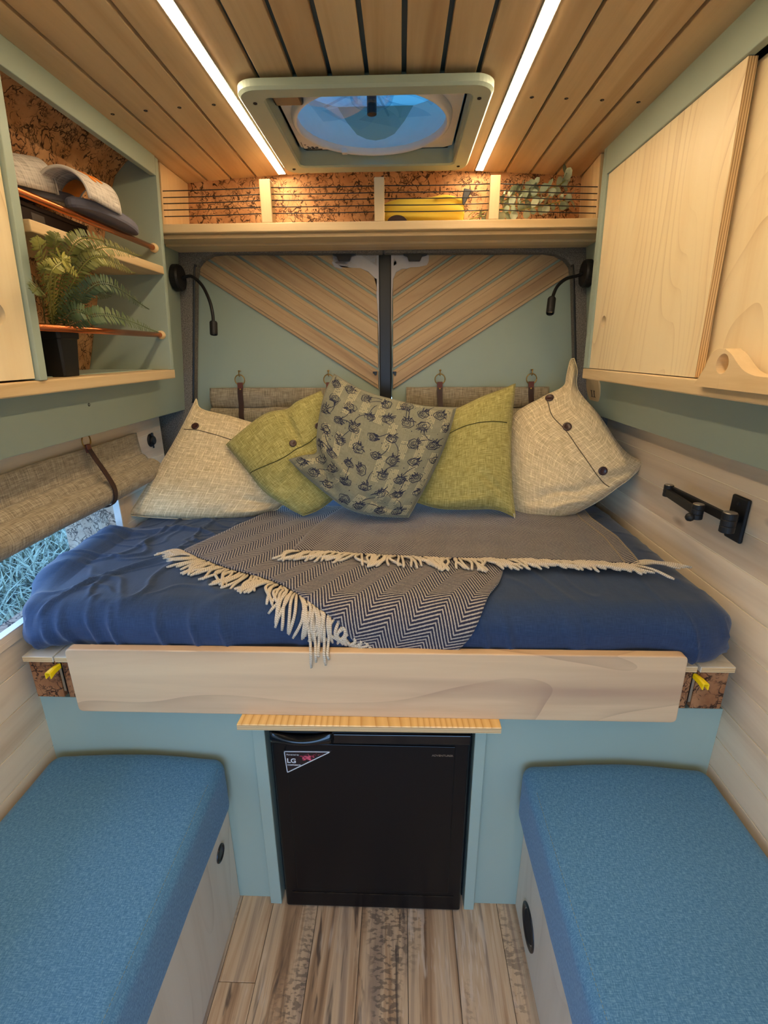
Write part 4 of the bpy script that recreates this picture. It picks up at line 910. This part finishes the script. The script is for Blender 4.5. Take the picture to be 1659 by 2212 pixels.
# woven border lines near the right hem
for du in (.955, .995):
    pts = []
    for k in range(41):
        x, s = B_f(du, k/40); p, _ = surf(x, s, .0225+bl_noise(x, s, 5.2)); pts.append(p)
    part('border_line', MB().tube(pts, .0018, 4), yarn, bk_t)
random.seed(11)
def tassel(x, s, dx, ds, off, L, curl, lift=.004):
    n = 9; pts = []; d = Vector((dx, ds)).normalized(); pr = Vector((-d.y, d.x)); ph = random.uniform(0, 6)
    for k in range(n):
        t = k/(n-1); w = curl*math.sin(math.pi*t*1.3)*(1 if t else 0)+.002*math.sin(ph+t*6)
        q = Vector((x, s))+d*L*t+pr*w; h = off+lift*math.sin(math.pi*min(1, t*1.1))+.001; 
        p, _ = surf(q.x, q.y, max(.0042, h)); pts.append(p)
    r = [.0028]+[.0036]*(n-3)+[.0038, .0026]
    return part('tassel', MB().tube(pts, r, 6, uv=True), yarn, bk_t, smooth=True, fix=False)
def fringe(path, n, dirf, offf, Lf):
    for i in range(n):
        t = (i+.5)/n; x, s = pl([tuple(q)[:2] for q in smoothpts([(a, b, 0) for a, b in path], 40)], t)
        dx, ds = dirf(t, i); tassel(x+random.uniform(-.002, .002), s, dx, ds, offf(t), Lf(t), random.uniform(-.016, .016))
FA = [(-.585, 1.20), (-.44, 1.10), (-.30, 1.025), (-.215, .955), (-.13, .905), (-.065, .855)]
def dA(t, i):
    c = .45*math.sin(i*.55)+.35*math.sin(i*.21+1)+random.uniform(-.18, .18)
    if t < .12: return (-1+random.uniform(-.1, .3), -.25+c*.4)
    if t < .55: return (-.50+c, -.9)
    return (-.05+c*.3, -1)
fringe(FA, 84, dA, lambda t: .005, lambda t: random.uniform(.065, .085) if t < .62 else min(random.uniform(.07, .09), max(.012, .10*(1-t)/.38+.012)))
for k in range(5):   # the few tassels that reach over the front board
    x = -.196+.011*k; xe = -.186+.0088*k+.002*math.sin(k*2.4)
    pts = smoothpts([surf(x, .925, .008)[0], surf(x+.003, .89, .009)[0], Vector((lerp(x, xe, .6), .893, .861)), Vector((lerp(x, xe, .85), .880, .8515)), Vector((xe, .8725, .845)), Vector((xe-.001+.001*k, .8725, .812+.007*((k*2) % 5)))], 12)
    part('tassel', MB().tube(pts, [.0026]+[.0034]*11+[.0024], 6, uv=True), yarn, bk_t, smooth=True, fix=False)
FB = [(-.285, 1.185), (-.12, 1.168), (.043, 1.150), (.20, 1.14), (.34, 1.135), (.48, 1.12), (.592, 1.115)]
def dB(t, i):
    c = .5*math.sin(i*.33)+.35*math.sin(i*.13+2)+random.uniform(-.2, .2)
    if t < .2: return (-.75+c*.4, -.8)
    if t < .55: return (.1+c, -1)
    if t > .97: return (1.6, -.1)
    return (.95+c*.5, -.75)
fringe(FB, 118, dB, lambda t: .0175, lambda t: random.uniform(.058, .078) if t < .96 else random.uniform(.10, .12))
# ================================================================== PILLOWS
class Plane:
    """leaning pillow plane: y = y0 + a*(z-.93) + b*(x-xc)"""
    def __init__(s, y0, a, b, xc): s.n = Vector((-b, 1, -a)).normalized(); s.o = Vector((xc, y0, .93))
    def hit(s, px_, py_):
        d = ray(px_, py_); return CP+d*((s.o-CP).dot(s.n)/d.dot(s.n))
def pillow(label, cat_group, plane, bot, right, top, left, T, mat, size=.46, crease=None, sd=0., edge=.5, nu=64, col=None):
    """sides are outlines surveyed on the pillow's own leaning plane; T: half thickness"""
    f2 = coons(*[[tuple(plane.hit(*q)) for q in s_] for s_ in (bot, right, top, left)])
    N = plane.n*-1   # towards the room
    ctr = Vector(f2(.5, .5))
    t = thing('pillow', label, 'pillow', ctr, cat_group)
    def th(u, v):
        a = max(0, 1-abs(2*u-1)**2.4); b = max(0, 1-abs(2*v-1)**2.4); return T*(a*b)**edge
    def fr_(u, v):
        p = Vector(f2(u, v)); h = th(u, v); m_ = min(1, h/T*2.5)
        w = .006*noise.noise(Vector((u*4, v*4, sd)))+.0022*noise.noise(Vector((u*11, v*11, sd+3)))
        if crease: w += crease(u, v)
        return p+N*(h+w*m_)
    def bk_(u, v):
        p = Vector(f2(u, v)); h = th(u, v); return p-N*h*.75
    uvf = lambda u, v: (u*size, v*size)
    mb = MB().grid(fr_, nu, nu, uvf)
    part('cover', mb.grid(bk_, nu//2, nu//2, uvf), mat, t, smooth=True, merge=.0002) if 0 else part('cover', MB().grid(fr_, nu, nu, uvf).grid(lambda u, v: bk_(1-u, v), nu, nu, uvf), mat, t, smooth=True, merge=.0004)
    e = []
    for k in range(4*nu):
        s_ = k/nu; u, v = ((s_, 0), (1, s_-1), (3-s_, 1), (0, 4-s_))[int(s_)]; e.append(Vector(f2(u, v)))
    part('edge_seam', MB().tube(e+[e[0]], .0017, 5, cap=False), mat, t, smooth=True)
    return t, fr_, N
def nrm_at(f, u, v):
    a = f(min(1, u+.01), v)-f(max(0, u-.01), v); b = f(u, min(1, v+.01))-f(u, max(0, v-.01)); n_ = a.cross(b).normalized()
    return n_ if n_.y < 0 else -n_
def button(t, f, u, v, r=.0125):
    n_ = nrm_at(f, u, v); p = f(u, v)+n_*.0005
    o = part('button', MB().lathe(p, n_, [(.001, .0), (r, .0), (r*1.02, .0025), (r*.86, .0042), (r*.62, .0030), (.001, .0028)], 24), button_m, t, smooth=True, label='dark brown wooden button')
    a = n_.orthogonal().normalized()*.0028
    part('thread', MB().tube([p+a+n_*.0034, p-a+n_*.0034], .0009, 4), bpy.data.materials['light_brown_leather'], o)
def seam_line(t, f, pts, mat, r=.0016, nm='flap_seam', d=.0005):
    q = smoothpts([(a, b, 0) for a, b in pts], 50); L = []
    for p in q: n_ = nrm_at(f, p.x, p.y); L.append(f(p.x, p.y)+n_*d)
    part(nm, MB().tube(L, r, 5), mat, t, smooth=True)
def find_uv(f, px_, py_):
    """surface position seen along a sight line (coarse-to-fine search on the pillow itself)"""
    d = ray(px_, py_).normalized(); best = (9, .5, .5); c, w = (.5, .5), .5
    for it in range(5):
        for i in range(-6, 7):
            for j in range(-6, 7):
                u, v = c[0]+w*i/6, c[1]+w*j/6
                if 0 <= u <= 1 and 0 <= v <= 1:
                    p = f(u, v)-CP; e = (p-d*p.dot(d)).length
                    if e < best[0]: best = (e, u, v)
        c = best[1:]; w *= .25
    return c
def at_px(f, L): return [find_uv(f, *q) for q in L]
dark_seam = plain('brown_seam_thread', rgb(104, 88, 66), .9); dark_green = plain('olive_seam_thread', rgb(78, 76, 34), .9)  # brown and olive thread colours of the pillow flap seams
def fold(c0, dirv, amp, w, L0=0, L1=1):
    """a soft fold running from c0 along dirv in uv"""
    dv = Vector(dirv); ln = dv.length; dv.normalize(); pv = Vector((-dv.y, dv.x))
    def g(u, v):
        q = Vector((u-c0[0], v-c0[1])); s_ = q.dot(dv)/ln; h = q.dot(pv)/w
        if s_ < -.15 or s_ > 1.15: return 0
        return amp*math.exp(-h*h)*math.sin(math.pi*(s_+.15)/1.3)
    return g
def folds(*L):
    g = [fold(*q) for q in L]; return lambda u, v: sum(k(u, v) for k in g)
# beige, far left
plA = Plane(1.535, .55, .22, -.45)
tA, fA, nA = pillow('beige checked linen pillow with one dark button, leaning in the left corner', 'linen pillows', plA,
    [(276, 1113), (350, 1119), (450, 1122), (540, 1118), (600, 1100)], [(600, 1100), (640, 1060), (650, 1000), (650, 950)], [(424, 861), (436, 884), (500, 900), (580, 925), (650, 950)], [(276, 1113), (320, 1045), (370, 965), (405, 900), (424, 861)],
    .060, beige_f, .48, folds(((.98, .12), (-.30, .10), -.012, .03), ((.98, .04), (-.35, .02), .010, .03), ((.5, .9), (.4, -.1), -.004, .05)), 1.1, .45)
seam_line(tA, fA, at_px(fA, [(398, 927), (420, 928), (450, 935), (500, 950), (540, 965)]), dark_seam); button(tA, fA, *find_uv(fA, 422, 921))
# beige, far right
plE = Plane(1.515, .50, -.30, .45)
tE, fE, nE = pillow('large beige checked linen pillow with three dark buttons, leaning in the right corner', 'linen pillows', plE,
    [(1112, 1112), (1160, 1122), (1225, 1118), (1285, 1086), (1330, 1058), (1362, 1032), (1393, 1000)] if 0 else [(1112, 1112), (1150, 1124), (1195, 1124), (1235, 1113)], [(1235, 1113), (1290, 1084), (1335, 1052), (1362, 1032), (1394, 1000)], [(1240, 774), (1247, 800), (1248, 842), (1292, 895), (1335, 958), (1362, 985), (1394, 1000)], [(1112, 1112), (1096, 1010), (1105, 905), (1165, 862), (1216, 836), (1224, 812), (1232, 778), (1240, 774)],
    .072, beige_f, .48, folds(((.35, .12), (.5, .25), -.010, .03), ((.55, .06), (.4, .20), .009, .035), ((.75, .3), (.2, .3), -.010, .04), ((.9, .6), (.08, .3), -.014, .04), ((.1, .05), (.6, .06), .008, .03)), 7.7, .40)
seam_line(tE, fE, at_px(fE, [(1178, 860), (1186, 878), (1215, 922), (1240, 955), (1275, 1005), (1316, 1052)]), dark_seam)
for q in ((1187, 860), (1225, 922), (1302, 1017)): button(tE, fE, *find_uv(fE, *q), r=.0135)
# green, left
plB = Plane(1.455, .50, .05, -.3)
tB, fB, nB = pillow('olive green linen pillow with two buttons, tilted behind the patterned one', 'green pillows', plB,
    [(655, 1114), (690, 1100), (730, 1070), (770, 1040)], [(770, 1040), (750, 960), (720, 900), (693, 845)], [(489, 960), (530, 925), (575, 893), (620, 884), (642, 868), (693, 845)], [(655, 1114), (615, 1092), (570, 1060), (530, 1010), (489, 960)],
    .055, green_f, .46, folds(((.35, 1.0), (.15, -.35), 0, .03), ((.62, .98), (-.05, -.45), -.014, .03), ((.0, .35), (.5, .1), -.008, .03), ((.05, .2), (.5, .12), .007, .03)), 2.4, .45)
seam_line(tB, fB, at_px(fB, [(541, 1022), (580, 1003), (620, 984), (650, 966), (688, 940)]), dark_green)
for q in ((633, 958), (688, 921)): button(tB, fB, *find_uv(fB, *q), r=.0115)
# green, right
plD = Plane(1.445, .50, -.05, .25)
tD, fD, nD = pillow('plain olive green linen pillow with a pointed corner up, right of the patterned one', 'green pillows', plD,
    [(900, 1085), (950, 1098), (1010, 1100), (1070, 1100), (1113, 1117)], [(1113, 1117), (1106, 1050), (1103, 970), (1106, 900), (1113, 829)], [(930, 905), (985, 884), (1040, 858), (1080, 843), (1113, 829)], [(900, 1085), (905, 1040), (920, 970), (930, 905)],
    .055, green_f, .46, folds(((.3, .05), (.4, .02), .008, .03), ((.9, .1), (-.3, .2), -.006, .03)), 5.9, .45)
seam_line(tD, fD, at_px(fD, [(963, 940), (1000, 922), (1040, 912), (1095, 913)]), dark_green)
z_ = fD(.985, .02); part('zip_pull', MB().tube([z_, z_+Vector((.002, -.006, -.014))], .0015, 5), silver, tD)
# patterned
plC = Plane(1.385, .42, .0, 0)
tC, fC, nC = pillow('grey green pillow printed with dark rose sketches, in the middle of the row', None, plC,
    [(624, 993), (655, 1024), (700, 1062), (750, 1098), (810, 1114), (882, 1117)], [(882, 1117), (900, 1085), (935, 1020), (965, 950), (985, 881)], [(722, 808), (760, 832), (800, 850), (860, 866), (920, 878), (985, 881)], [(624, 993), (655, 984), (684, 978), (684, 950), (690, 900), (702, 850), (722, 808)],
    .062, floral_f, .46, folds(((.02, .27), (.42, -.22), -.026, .035), ((.10, .34), (.35, -.12), .010, .03), ((.95, .03), (-.35, .13), -.012, .022), ((.90, .10), (-.2, .12), .008, .02)), 3.3, .42)
# printed roses and lines of script, flat on the cloth
navy_print = plain('navy_print', rgb(34, 38, 58), .9); cream_print = plain('cream_print', rgb(214, 200, 152), .9)
def ribbon(mb, f, pts, w, d=.0007):
    """thin flat stroke lying on the pillow"""
    q = [f(*p) for p in pts]; ns = [nrm_at(f, *p) for p in pts]; L = []
    for i in range(len(q)):
        t_ = (q[min(i+1, len(q)-1)]-q[max(0, i-1)]); s_ = t_.cross(ns[i]); s_ = s_.normalized() if s_.length > 1e-9 else Vector((1, 0, 0))
        ww = w*(.5+.5*math.sin(math.pi*(i+.5)/len(q))); L += [q[i]+s_*ww+ns[i]*d, q[i]-s_*ww+ns[i]*d]
    mb.add(L, [(2*i, 2*i+1, 2*i+3, 2*i+2) for i in range(len(q)-1)])
random.seed(5)
inside = lambda u, v: .015 < u < .985 and .015 < v < .985
def rose(mb, cu, cv, r, a0):
    def S(pts, w):
        pts = [p for p in pts if inside(*p)]
        if len(pts) > 2: ribbon(mb, fC, pts, w)
    for ring in range(4):      # swirling petals
        rr = r*(.28+.30*ring); n = 14; ph = random.uniform(0, 6); ex = random.uniform(.7, 1.0)
        S([(cu+rr*math.cos(ph+k*5.2/n)*(1+.12*math.sin(k*1.7)), cv+rr*ex*math.sin(ph+k*5.2/n)*(1+.12*math.cos(k*2.1))) for k in range(n+1)], .0012)
    for k in range(5):         # spiky sepals on one side
        a = a0+(k-2.5)*.42+random.uniform(-.1, .1); L = r*random.uniform(.6, 1.2); b = random.uniform(-.5, .5)
        S([(cu+(r*.55+L*t)*math.cos(a+b*t), cv+(r*.55+L*t)*math.sin(a+b*t)) for t in (0, .25, .5, .75, 1)], .0015)
    a = a0+random.uniform(-.3, .3); b = random.uniform(-.8, .8)
    if random.random() < .6: S([(cu+(r*.8+r*3*t)*math.cos(a+b*t), cv+(r*.8+r*3*t)*math.sin(a+b*t)) for t in [k/6 for k in range(7)]], .0011)
rm = MB()
for i in range(7):
    for j in range(7):
        cu = (i+.5+(.25 if j % 2 else -.15))/7+random.uniform(-.02, .02); cv = (j+.5)/7+random.uniform(-.025, .025)
        if inside(cu, cv): rose(rm, cu, cv, random.uniform(.032, .042), random.choice((1.3, 1.8, -1.4, 2.6, .6)))
for k in range(90):
    u, v = random.uniform(.03, .97), random.uniform(.03, .97); r = random.choice((.0025, .004, .006)); pts = [(u+r*.5*math.cos(a), v+r*.5*math.sin(a)) for a in (0, 1.6, 3.2)]
    if inside(u, v): ribbon(rm, fC, pts, .0008+r*.15)
sm = MB()
for c in range(8):
    cu = .06+c*.122; phs = random.uniform(0, 1)
    for rrow in range(92):
        v = .02+rrow*.0105
        if noise.noise(Vector((cu*9, v*5, phs*7))) < -.08: continue
        for k in range(5):
            u = cu+k*.0125+.018*math.sin(v*2)
            if inside(u, v) and inside(u+.009, v) and random.random() < .86: ribbon(sm, fC, [(u, v), (u+.0045, v+.0004), (u+.0095, v)], .00075, .0005)
part('script_print', sm, cream_print, tC, fix=False, kind='stuff'); part('rose_print', rm, navy_print, tC, fix=False, kind='stuff')
# ================================================================== THINGS ON THE REAR SHELF
bag = thing('soft_bag', 'yellow fabric bag with a black pull lying on the rear shelf', 'bag', AY(920, 455, 1.68))
plY = Plane(1.66, .25, 0, 0); plY.o = Vector((0, 1.672, SZ1))
f2 = coons(*[[tuple(plY.hit(*q)) for q in s_] for s_ in ([(826, 480), (900, 481), (960, 481), (1001, 480)], [(1001, 480), (1003, 455), (1000, 432)], [(828, 442), (870, 434), (930, 430), (960, 425), (1000, 432)], [(826, 480), (824, 460), (828, 442)])])
def yb(sg): return lambda u, v: Vector(f2(u, v))+plY.n*-sg*(.030*(max(0, 1-abs(2*u-1)**4)*max(0, 1-abs(2*v-1)**3))**.5+.004*noise.noise(Vector((u*3, v*7, 2)))+(.003*math.sin(v*14+u*3)))
part('pouch', MB().grid(yb(1), 40, 20).grid(lambda u, v: yb(-1)(1-u, v), 40, 20), yellow_f, bag, smooth=True, merge=.002)
a = AY(1001, 433, 1.66); part('gathered_neck', MB().tube(smoothpts([AY(940, 430, 1.655), AY(970, 426, 1.650), AY(998, 434, 1.655), AY(1004, 437, 1.655)], 14), [.003]*8+[.006]*5+[.003]*2, 8), yellow_f, bag, smooth=True)
mb = MB().prism([AY(1003, 406, 1.645), AY(1018, 409, 1.645), AY(1017, 416, 1.645), AY(1003, 443, 1.645), AY(999, 441, 1.645), AY(999, 425, 1.645)], (0, .008, 0)); part('pull_tab', mb, black, bag, .002)
c = AY(858, 481, 1.642); part('badge', MB().prism([c+Vector((.030*math.cos(k*math.pi/24), 0, .020*math.sin(k*math.pi/24))) for k in range(25)], (0, .006, 0)), leather, bag, label='dark brown round patch')
# eucalyptus branch
eu = thing('eucalyptus_branch', 'eucalyptus sprig with round grey green leaves on the rear shelf', 'plant', AY(1160, 430, 1.70))
random.seed(21)
stems = [[AY(1012, 466, 1.70), AY(1030, 456, 1.69), AY(1090, 450, 1.70), AY(1150, 425, 1.70), AY(1215, 395, 1.70), AY(1228, 372, 1.70)], [AY(1014, 474, 1.70), AY(1050, 465, 1.68), AY(1120, 455, 1.69), AY(1190, 440, 1.69), AY(1240, 430, 1.70)], [AY(1030, 466, 1.70), AY(1080, 440, 1.71), AY(1120, 415, 1.72), AY(1160, 400, 1.72)]]
leafv = []
def leaf_me(L, W):
    def f(u, v):
        x = (u-.5)*2; w = W*math.sqrt(max(0, 1-x*x))*(1+.15*x); return Vector((L*u, w*(v-.5)*2, .08*L*math.sin(math.pi*u)+.15*abs(v-.5)*W*2))
    return MB().grid(f, 6, 2).mesh('leaf', euc_m, True, fix=False)
lm = [leaf_me(.026, .0115), leaf_me(.021, .0100), leaf_me(.030, .0105)]
for si, stp in enumerate(stems):
    S = smoothpts(stp, 40); part('stem', MB().tube(S, .0014, 5), stem_m, eu, smooth=True)
    for k in range(16 if si < 1 else 8, 40):
        for sgn in (-1, 1) if k % 2 == 0 else ():
            o = bpy.data.objects.new('leaf', random.choice(lm)); C.objects.link(o); o.parent = eu; o.matrix_parent_inverse = Matrix.Translation(-eu.location)
            d = (S[min(40, k+1)]-S[k-1]).normalized(); side = Vector((0, -.35, 1))*sgn+Vector((random.uniform(-.4, .4), random.uniform(-.8, .3), random.uniform(-.3, .4)))
            ax = (d*.5+side).normalized(); q = ax.to_track_quat('X', 'Z'); o.rotation_euler = (q @ Vector((1, 0, 0)).rotation_difference(Vector((1, random.uniform(-.3, .3), 0)))).to_euler()
            o.rotation_euler.rotate_axis('X', random.uniform(-1.2, 1.2)+1.2)
            p = S[k]; 
            o.location = Vector((p.x, max(1.632, min(1.765, p.y)), max(SZ1+.012, p.z)))
# ================================================================== SLIPPERS
def slipper(label, loc, rz, tilt, orange=True):
    t = thing('slipper', label, 'slipper', (0, 0, 0), 'grey slippers')
    def outline(s_):
        out = []
        for k in range(40):
            a = 2*math.pi*k/40; x = .128*math.cos(a); w = .040+.007*math.cos(a)*-1; out.append((x, w*math.sin(a)*(1-.18*max(0, -math.cos(a)*.0))*s_))
        return out
    O = outline(1)
    part('sole', MB().loft([[Vector((x*.97, y*.95, 0)) for x, y in O], [Vector((x, y, .004)) for x, y in O], [Vector((x, y, .014)) for x, y in O], [Vector((x*.97, y*.94, .018)) for x, y in O]]), plain('grey_blue_foam', rgb(112, 112, 126), .8) if 'grey_blue_foam' not in bpy.data.materials else bpy.data.materials['grey_blue_foam'], t)
    part('sole_edge', MB().tube([Vector((x*.90, y*.84, .0182)) for x, y in O+[O[0]]], .0009, 4), bpy.data.materials['grey_blue_foam'], t)
    def st(u, v):
        a = math.pi*u; x = lerp(-.145, -.030, v)+.022*math.sin(a)*(v-.4); k = 1.06-.20*(1-v)
        return Vector((x, -.046*math.cos(a)*(1.02-.06*v), .010+.058*math.sin(a)**.8*k))
    o = part('strap', MB().grid(st, 24, 10, lambda u, v: (u*.16, v*.1)), knit_f, t, smooth=True, fix=False); s_ = o.modifiers.new('s', 'SOLIDIFY'); s_.thickness = .005; s_.offset = 0
    part('strap_edge', MB().tube([st(k/24, 1)+Vector((.001, 0, -.001)) for k in range(25)], .0036, 8), knit_f, t, smooth=True); part('strap_edge', MB().tube([st(k/24, 0)+Vector((-.001, 0, -.001)) for k in range(25)], .003, 8), knit_f, t, smooth=True)
    if orange:
        om = plain('orange_emblem', rgb(240, 140, 40), .7)
        mb = MB(); cs = st(.5, .55)
        for (u0_, v0_, r) in ((.30, .62, .010), (.36, .42, .012), (.40, .66, .009), (.26, .40, .008)):
            P0 = st(u0_, v0_); du = st(u0_+.03, v0_)-st(u0_-.03, v0_); dv = st(u0_, v0_+.05)-st(u0_, v0_-.05); n_ = dv.cross(du).normalized(); n_ = n_ if n_.z > 0 else -n_; du.normalize(); dv.normalize()
            mb.prism([P0+n_*.0024+du*r*(1+.25*math.sin(k*3.1))*math.cos(k*math.pi/8)+dv*r*math.sin(k*math.pi/8) for k in range(16)], n_*.0012)
        part('emblem', mb, om, o, label='orange embroidered emblem')
        part('insole_label', MB().grid(lambda u, v: st(.55+.3*u, .5+.45*v)-Vector((0, 0, .0075)), 8, 4), om, o, fix=False, label='orange lining label')
    t.location = loc; t.scale = (1.12, 1.12, 1.12); t.rotation_euler = (tilt[0], tilt[1], rz); return t
slipper('grey slipper with a cream knitted strap and orange emblem, over the upper copper rail', (-.722, 1.335, 1.752), math.radians(92), (0, 0), True)
s2_ = slipper('grey slipper with a ribbed mesh strap standing behind the emblem one', (-.800, 1.235, 1.772), math.radians(90), (0, math.radians(-8)), False)
box_ = thing('storage_box', 'dark box at the back of the upper cabinet shelf behind the slippers', 'box', (-.85, 1.2, 1.69))
part('body', MB().box((-.868, 1.08, 1.691), (-.79, 1.36, 1.742)), plain('dark_brown_card', rgb(58, 46, 44), .8), box_, .003)
part('lid', MB().box((-.870, 1.078, 1.7425), (-.788, 1.362, 1.752)), bpy.data.materials['dark_brown_card'], box_, .003)
part('label_patch', MB().box((-.7895, 1.16, 1.70), (-.789, 1.20, 1.735)), plain('grey_label', rgb(110, 104, 100), .8), box_)
# ================================================================== FERN
fe = thing('potted_fern', 'artificial fern with arching fronds in a black square pot in the left cabinet', 'potted plant', (-.775, 1.135, 1.399))
pc = Vector((-.778, 1.135, 1.399))
def sq(h, s_): return [pc+Vector((a*s_, b*s_, h)) for a, b in ((-1, -.85), (-.85, -1), (.85, -1), (1, -.85), (1, .85), (.85, 1), (-.85, 1), (-1, .85))]
part('pot', MB().loft([sq(0, .026), sq(.002, .027), sq(.080, .034), sq(.081, .037), sq(.098, .038), sq(.098, .034), sq(.088, .033)]), matt_black, fe, .001)
random.seed(9)
root_ = pc+Vector((0, 0, .10))
# frond tips by sight line on vertical planes x = const, leaning out of the cabinet
tips = [((255, 528), (160, 528), -.655, 0), ((305, 552), (200, 545), -.650, 0), ((292, 590), (195, 560), -.650, 0), ((322, 668), (215, 612), -.650, 1), ((343, 718), (225, 680), -.655, 1), ((54, 630), (88, 628), -.660, 0), ((80, 508), (92, 560), -.670, 0), ((126, 502), (118, 545), -.665, 0),
    ((170, 598), (125, 565), -.655, 0), ((240, 640), (170, 632), -.70, 1), ((222, 700), (165, 672), -.69, 1), ((140, 560), (108, 600), -.66, 0), ((96, 575), (98, 600), -.665, 0)]
for i, (tp, md, X, dk) in enumerate(tips):
    a = AX(*tp, X); b = AX(*md, (X*2.2+root_.x*.3)/2.5); a.y = max(a.y, .93)
    S = smoothpts([root_+Vector((random.uniform(-.012, .012), random.uniform(-.012, .012), 0)), b, a], 30); mb = MB().tube(S, [.0012]*31, 4)
    L = sum((S[k+1]-S[k]).length for k in range(30)); npair = max(10, int(L/.0072))
    for k in range(npair):
        t = .10+.9*k/npair; f_ = t*30; k0 = min(29, int(f_)); p = S[k0].lerp(S[k0+1], f_-k0); d = (S[k0+1]-S[max(0, k0-1)]).normalized(); n_ = Vector((.9, -.35, .30)); s1 = d.cross(n_).normalized(); n2 = s1.cross(d).normalized()
        ll = (.021*math.sin(math.pi*min(1, t*.93+.10))**.7+.002)*min(1, L/.13)
        for sg in (-1, 1):
            dd_ = (s1*sg+d*.28+n2*random.uniform(-.35, .25)).normalized(); w = d*(.0007+ll*.085)
            q2, q5 = p+dd_*ll*.35+w, p+dd_*ll*.8+w*.8; q4, q6 = p+dd_*ll*.35-w, p+dd_*ll*.8-w*.8; q3 = p+dd_*ll+n2*-.002
            mb.add([p, q2, q5, q3, q6, q4], [(0, 1, 5), (1, 2, 4, 5), (2, 3, 4)])
    part('frond', mb, fern_d if dk else fern_m, fe, fix=False)
# ================================================================== OUTSIDE: frosty bank seen through the side window
random.seed(2)
def gh(x, y): return -.62+.10*noise.noise(Vector((x*.5, y*.5, 0)))
gr = struct('ground', MB().grid(lambda u, v: Vector((lerp(-18, 18, u), lerp(-18, 18, v), gh(lerp(-18, 18, u), lerp(-18, 18, v)))), 80, 80), ground_m)
gb = MB()
for k in range(30000):
    dmax = random.random()**1.6
    x = -1.5-4.6*dmax; y = (-x)*random.uniform(.75, 1.95)+random.uniform(-.3, .3); z = gh(x, y)
    L = random.uniform(.10, .34)*(1+.3*dmax*3); a = random.uniform(0, 6.28); ti = random.uniform(.35, 1.45); d = Vector((math.cos(a)*math.sin(ti), math.sin(a)*math.sin(ti), math.cos(ti))); b = Vector((-math.sin(a), math.cos(a), 0))*random.uniform(.0035, .008)*(1+2*dmax)
    c = Vector((random.uniform(-.3, .3), random.uniform(-.3, .3), -.35))*L*.5; p = Vector((x, y, z-.02+random.random()*.12))
    gb.add([p+b, p-b, p+d*L*.55-b*.8, p+d*L*.55+b*.8, p+d*L+c], [(0, 1, 2, 3), (3, 2, 4)])
g_ = link(gb.mesh('grass', grass_m, False, fix=False), 'grass', kind='stuff'); tag(g_, 'frosty pale grass and twigs outside the left side window', 'grass')
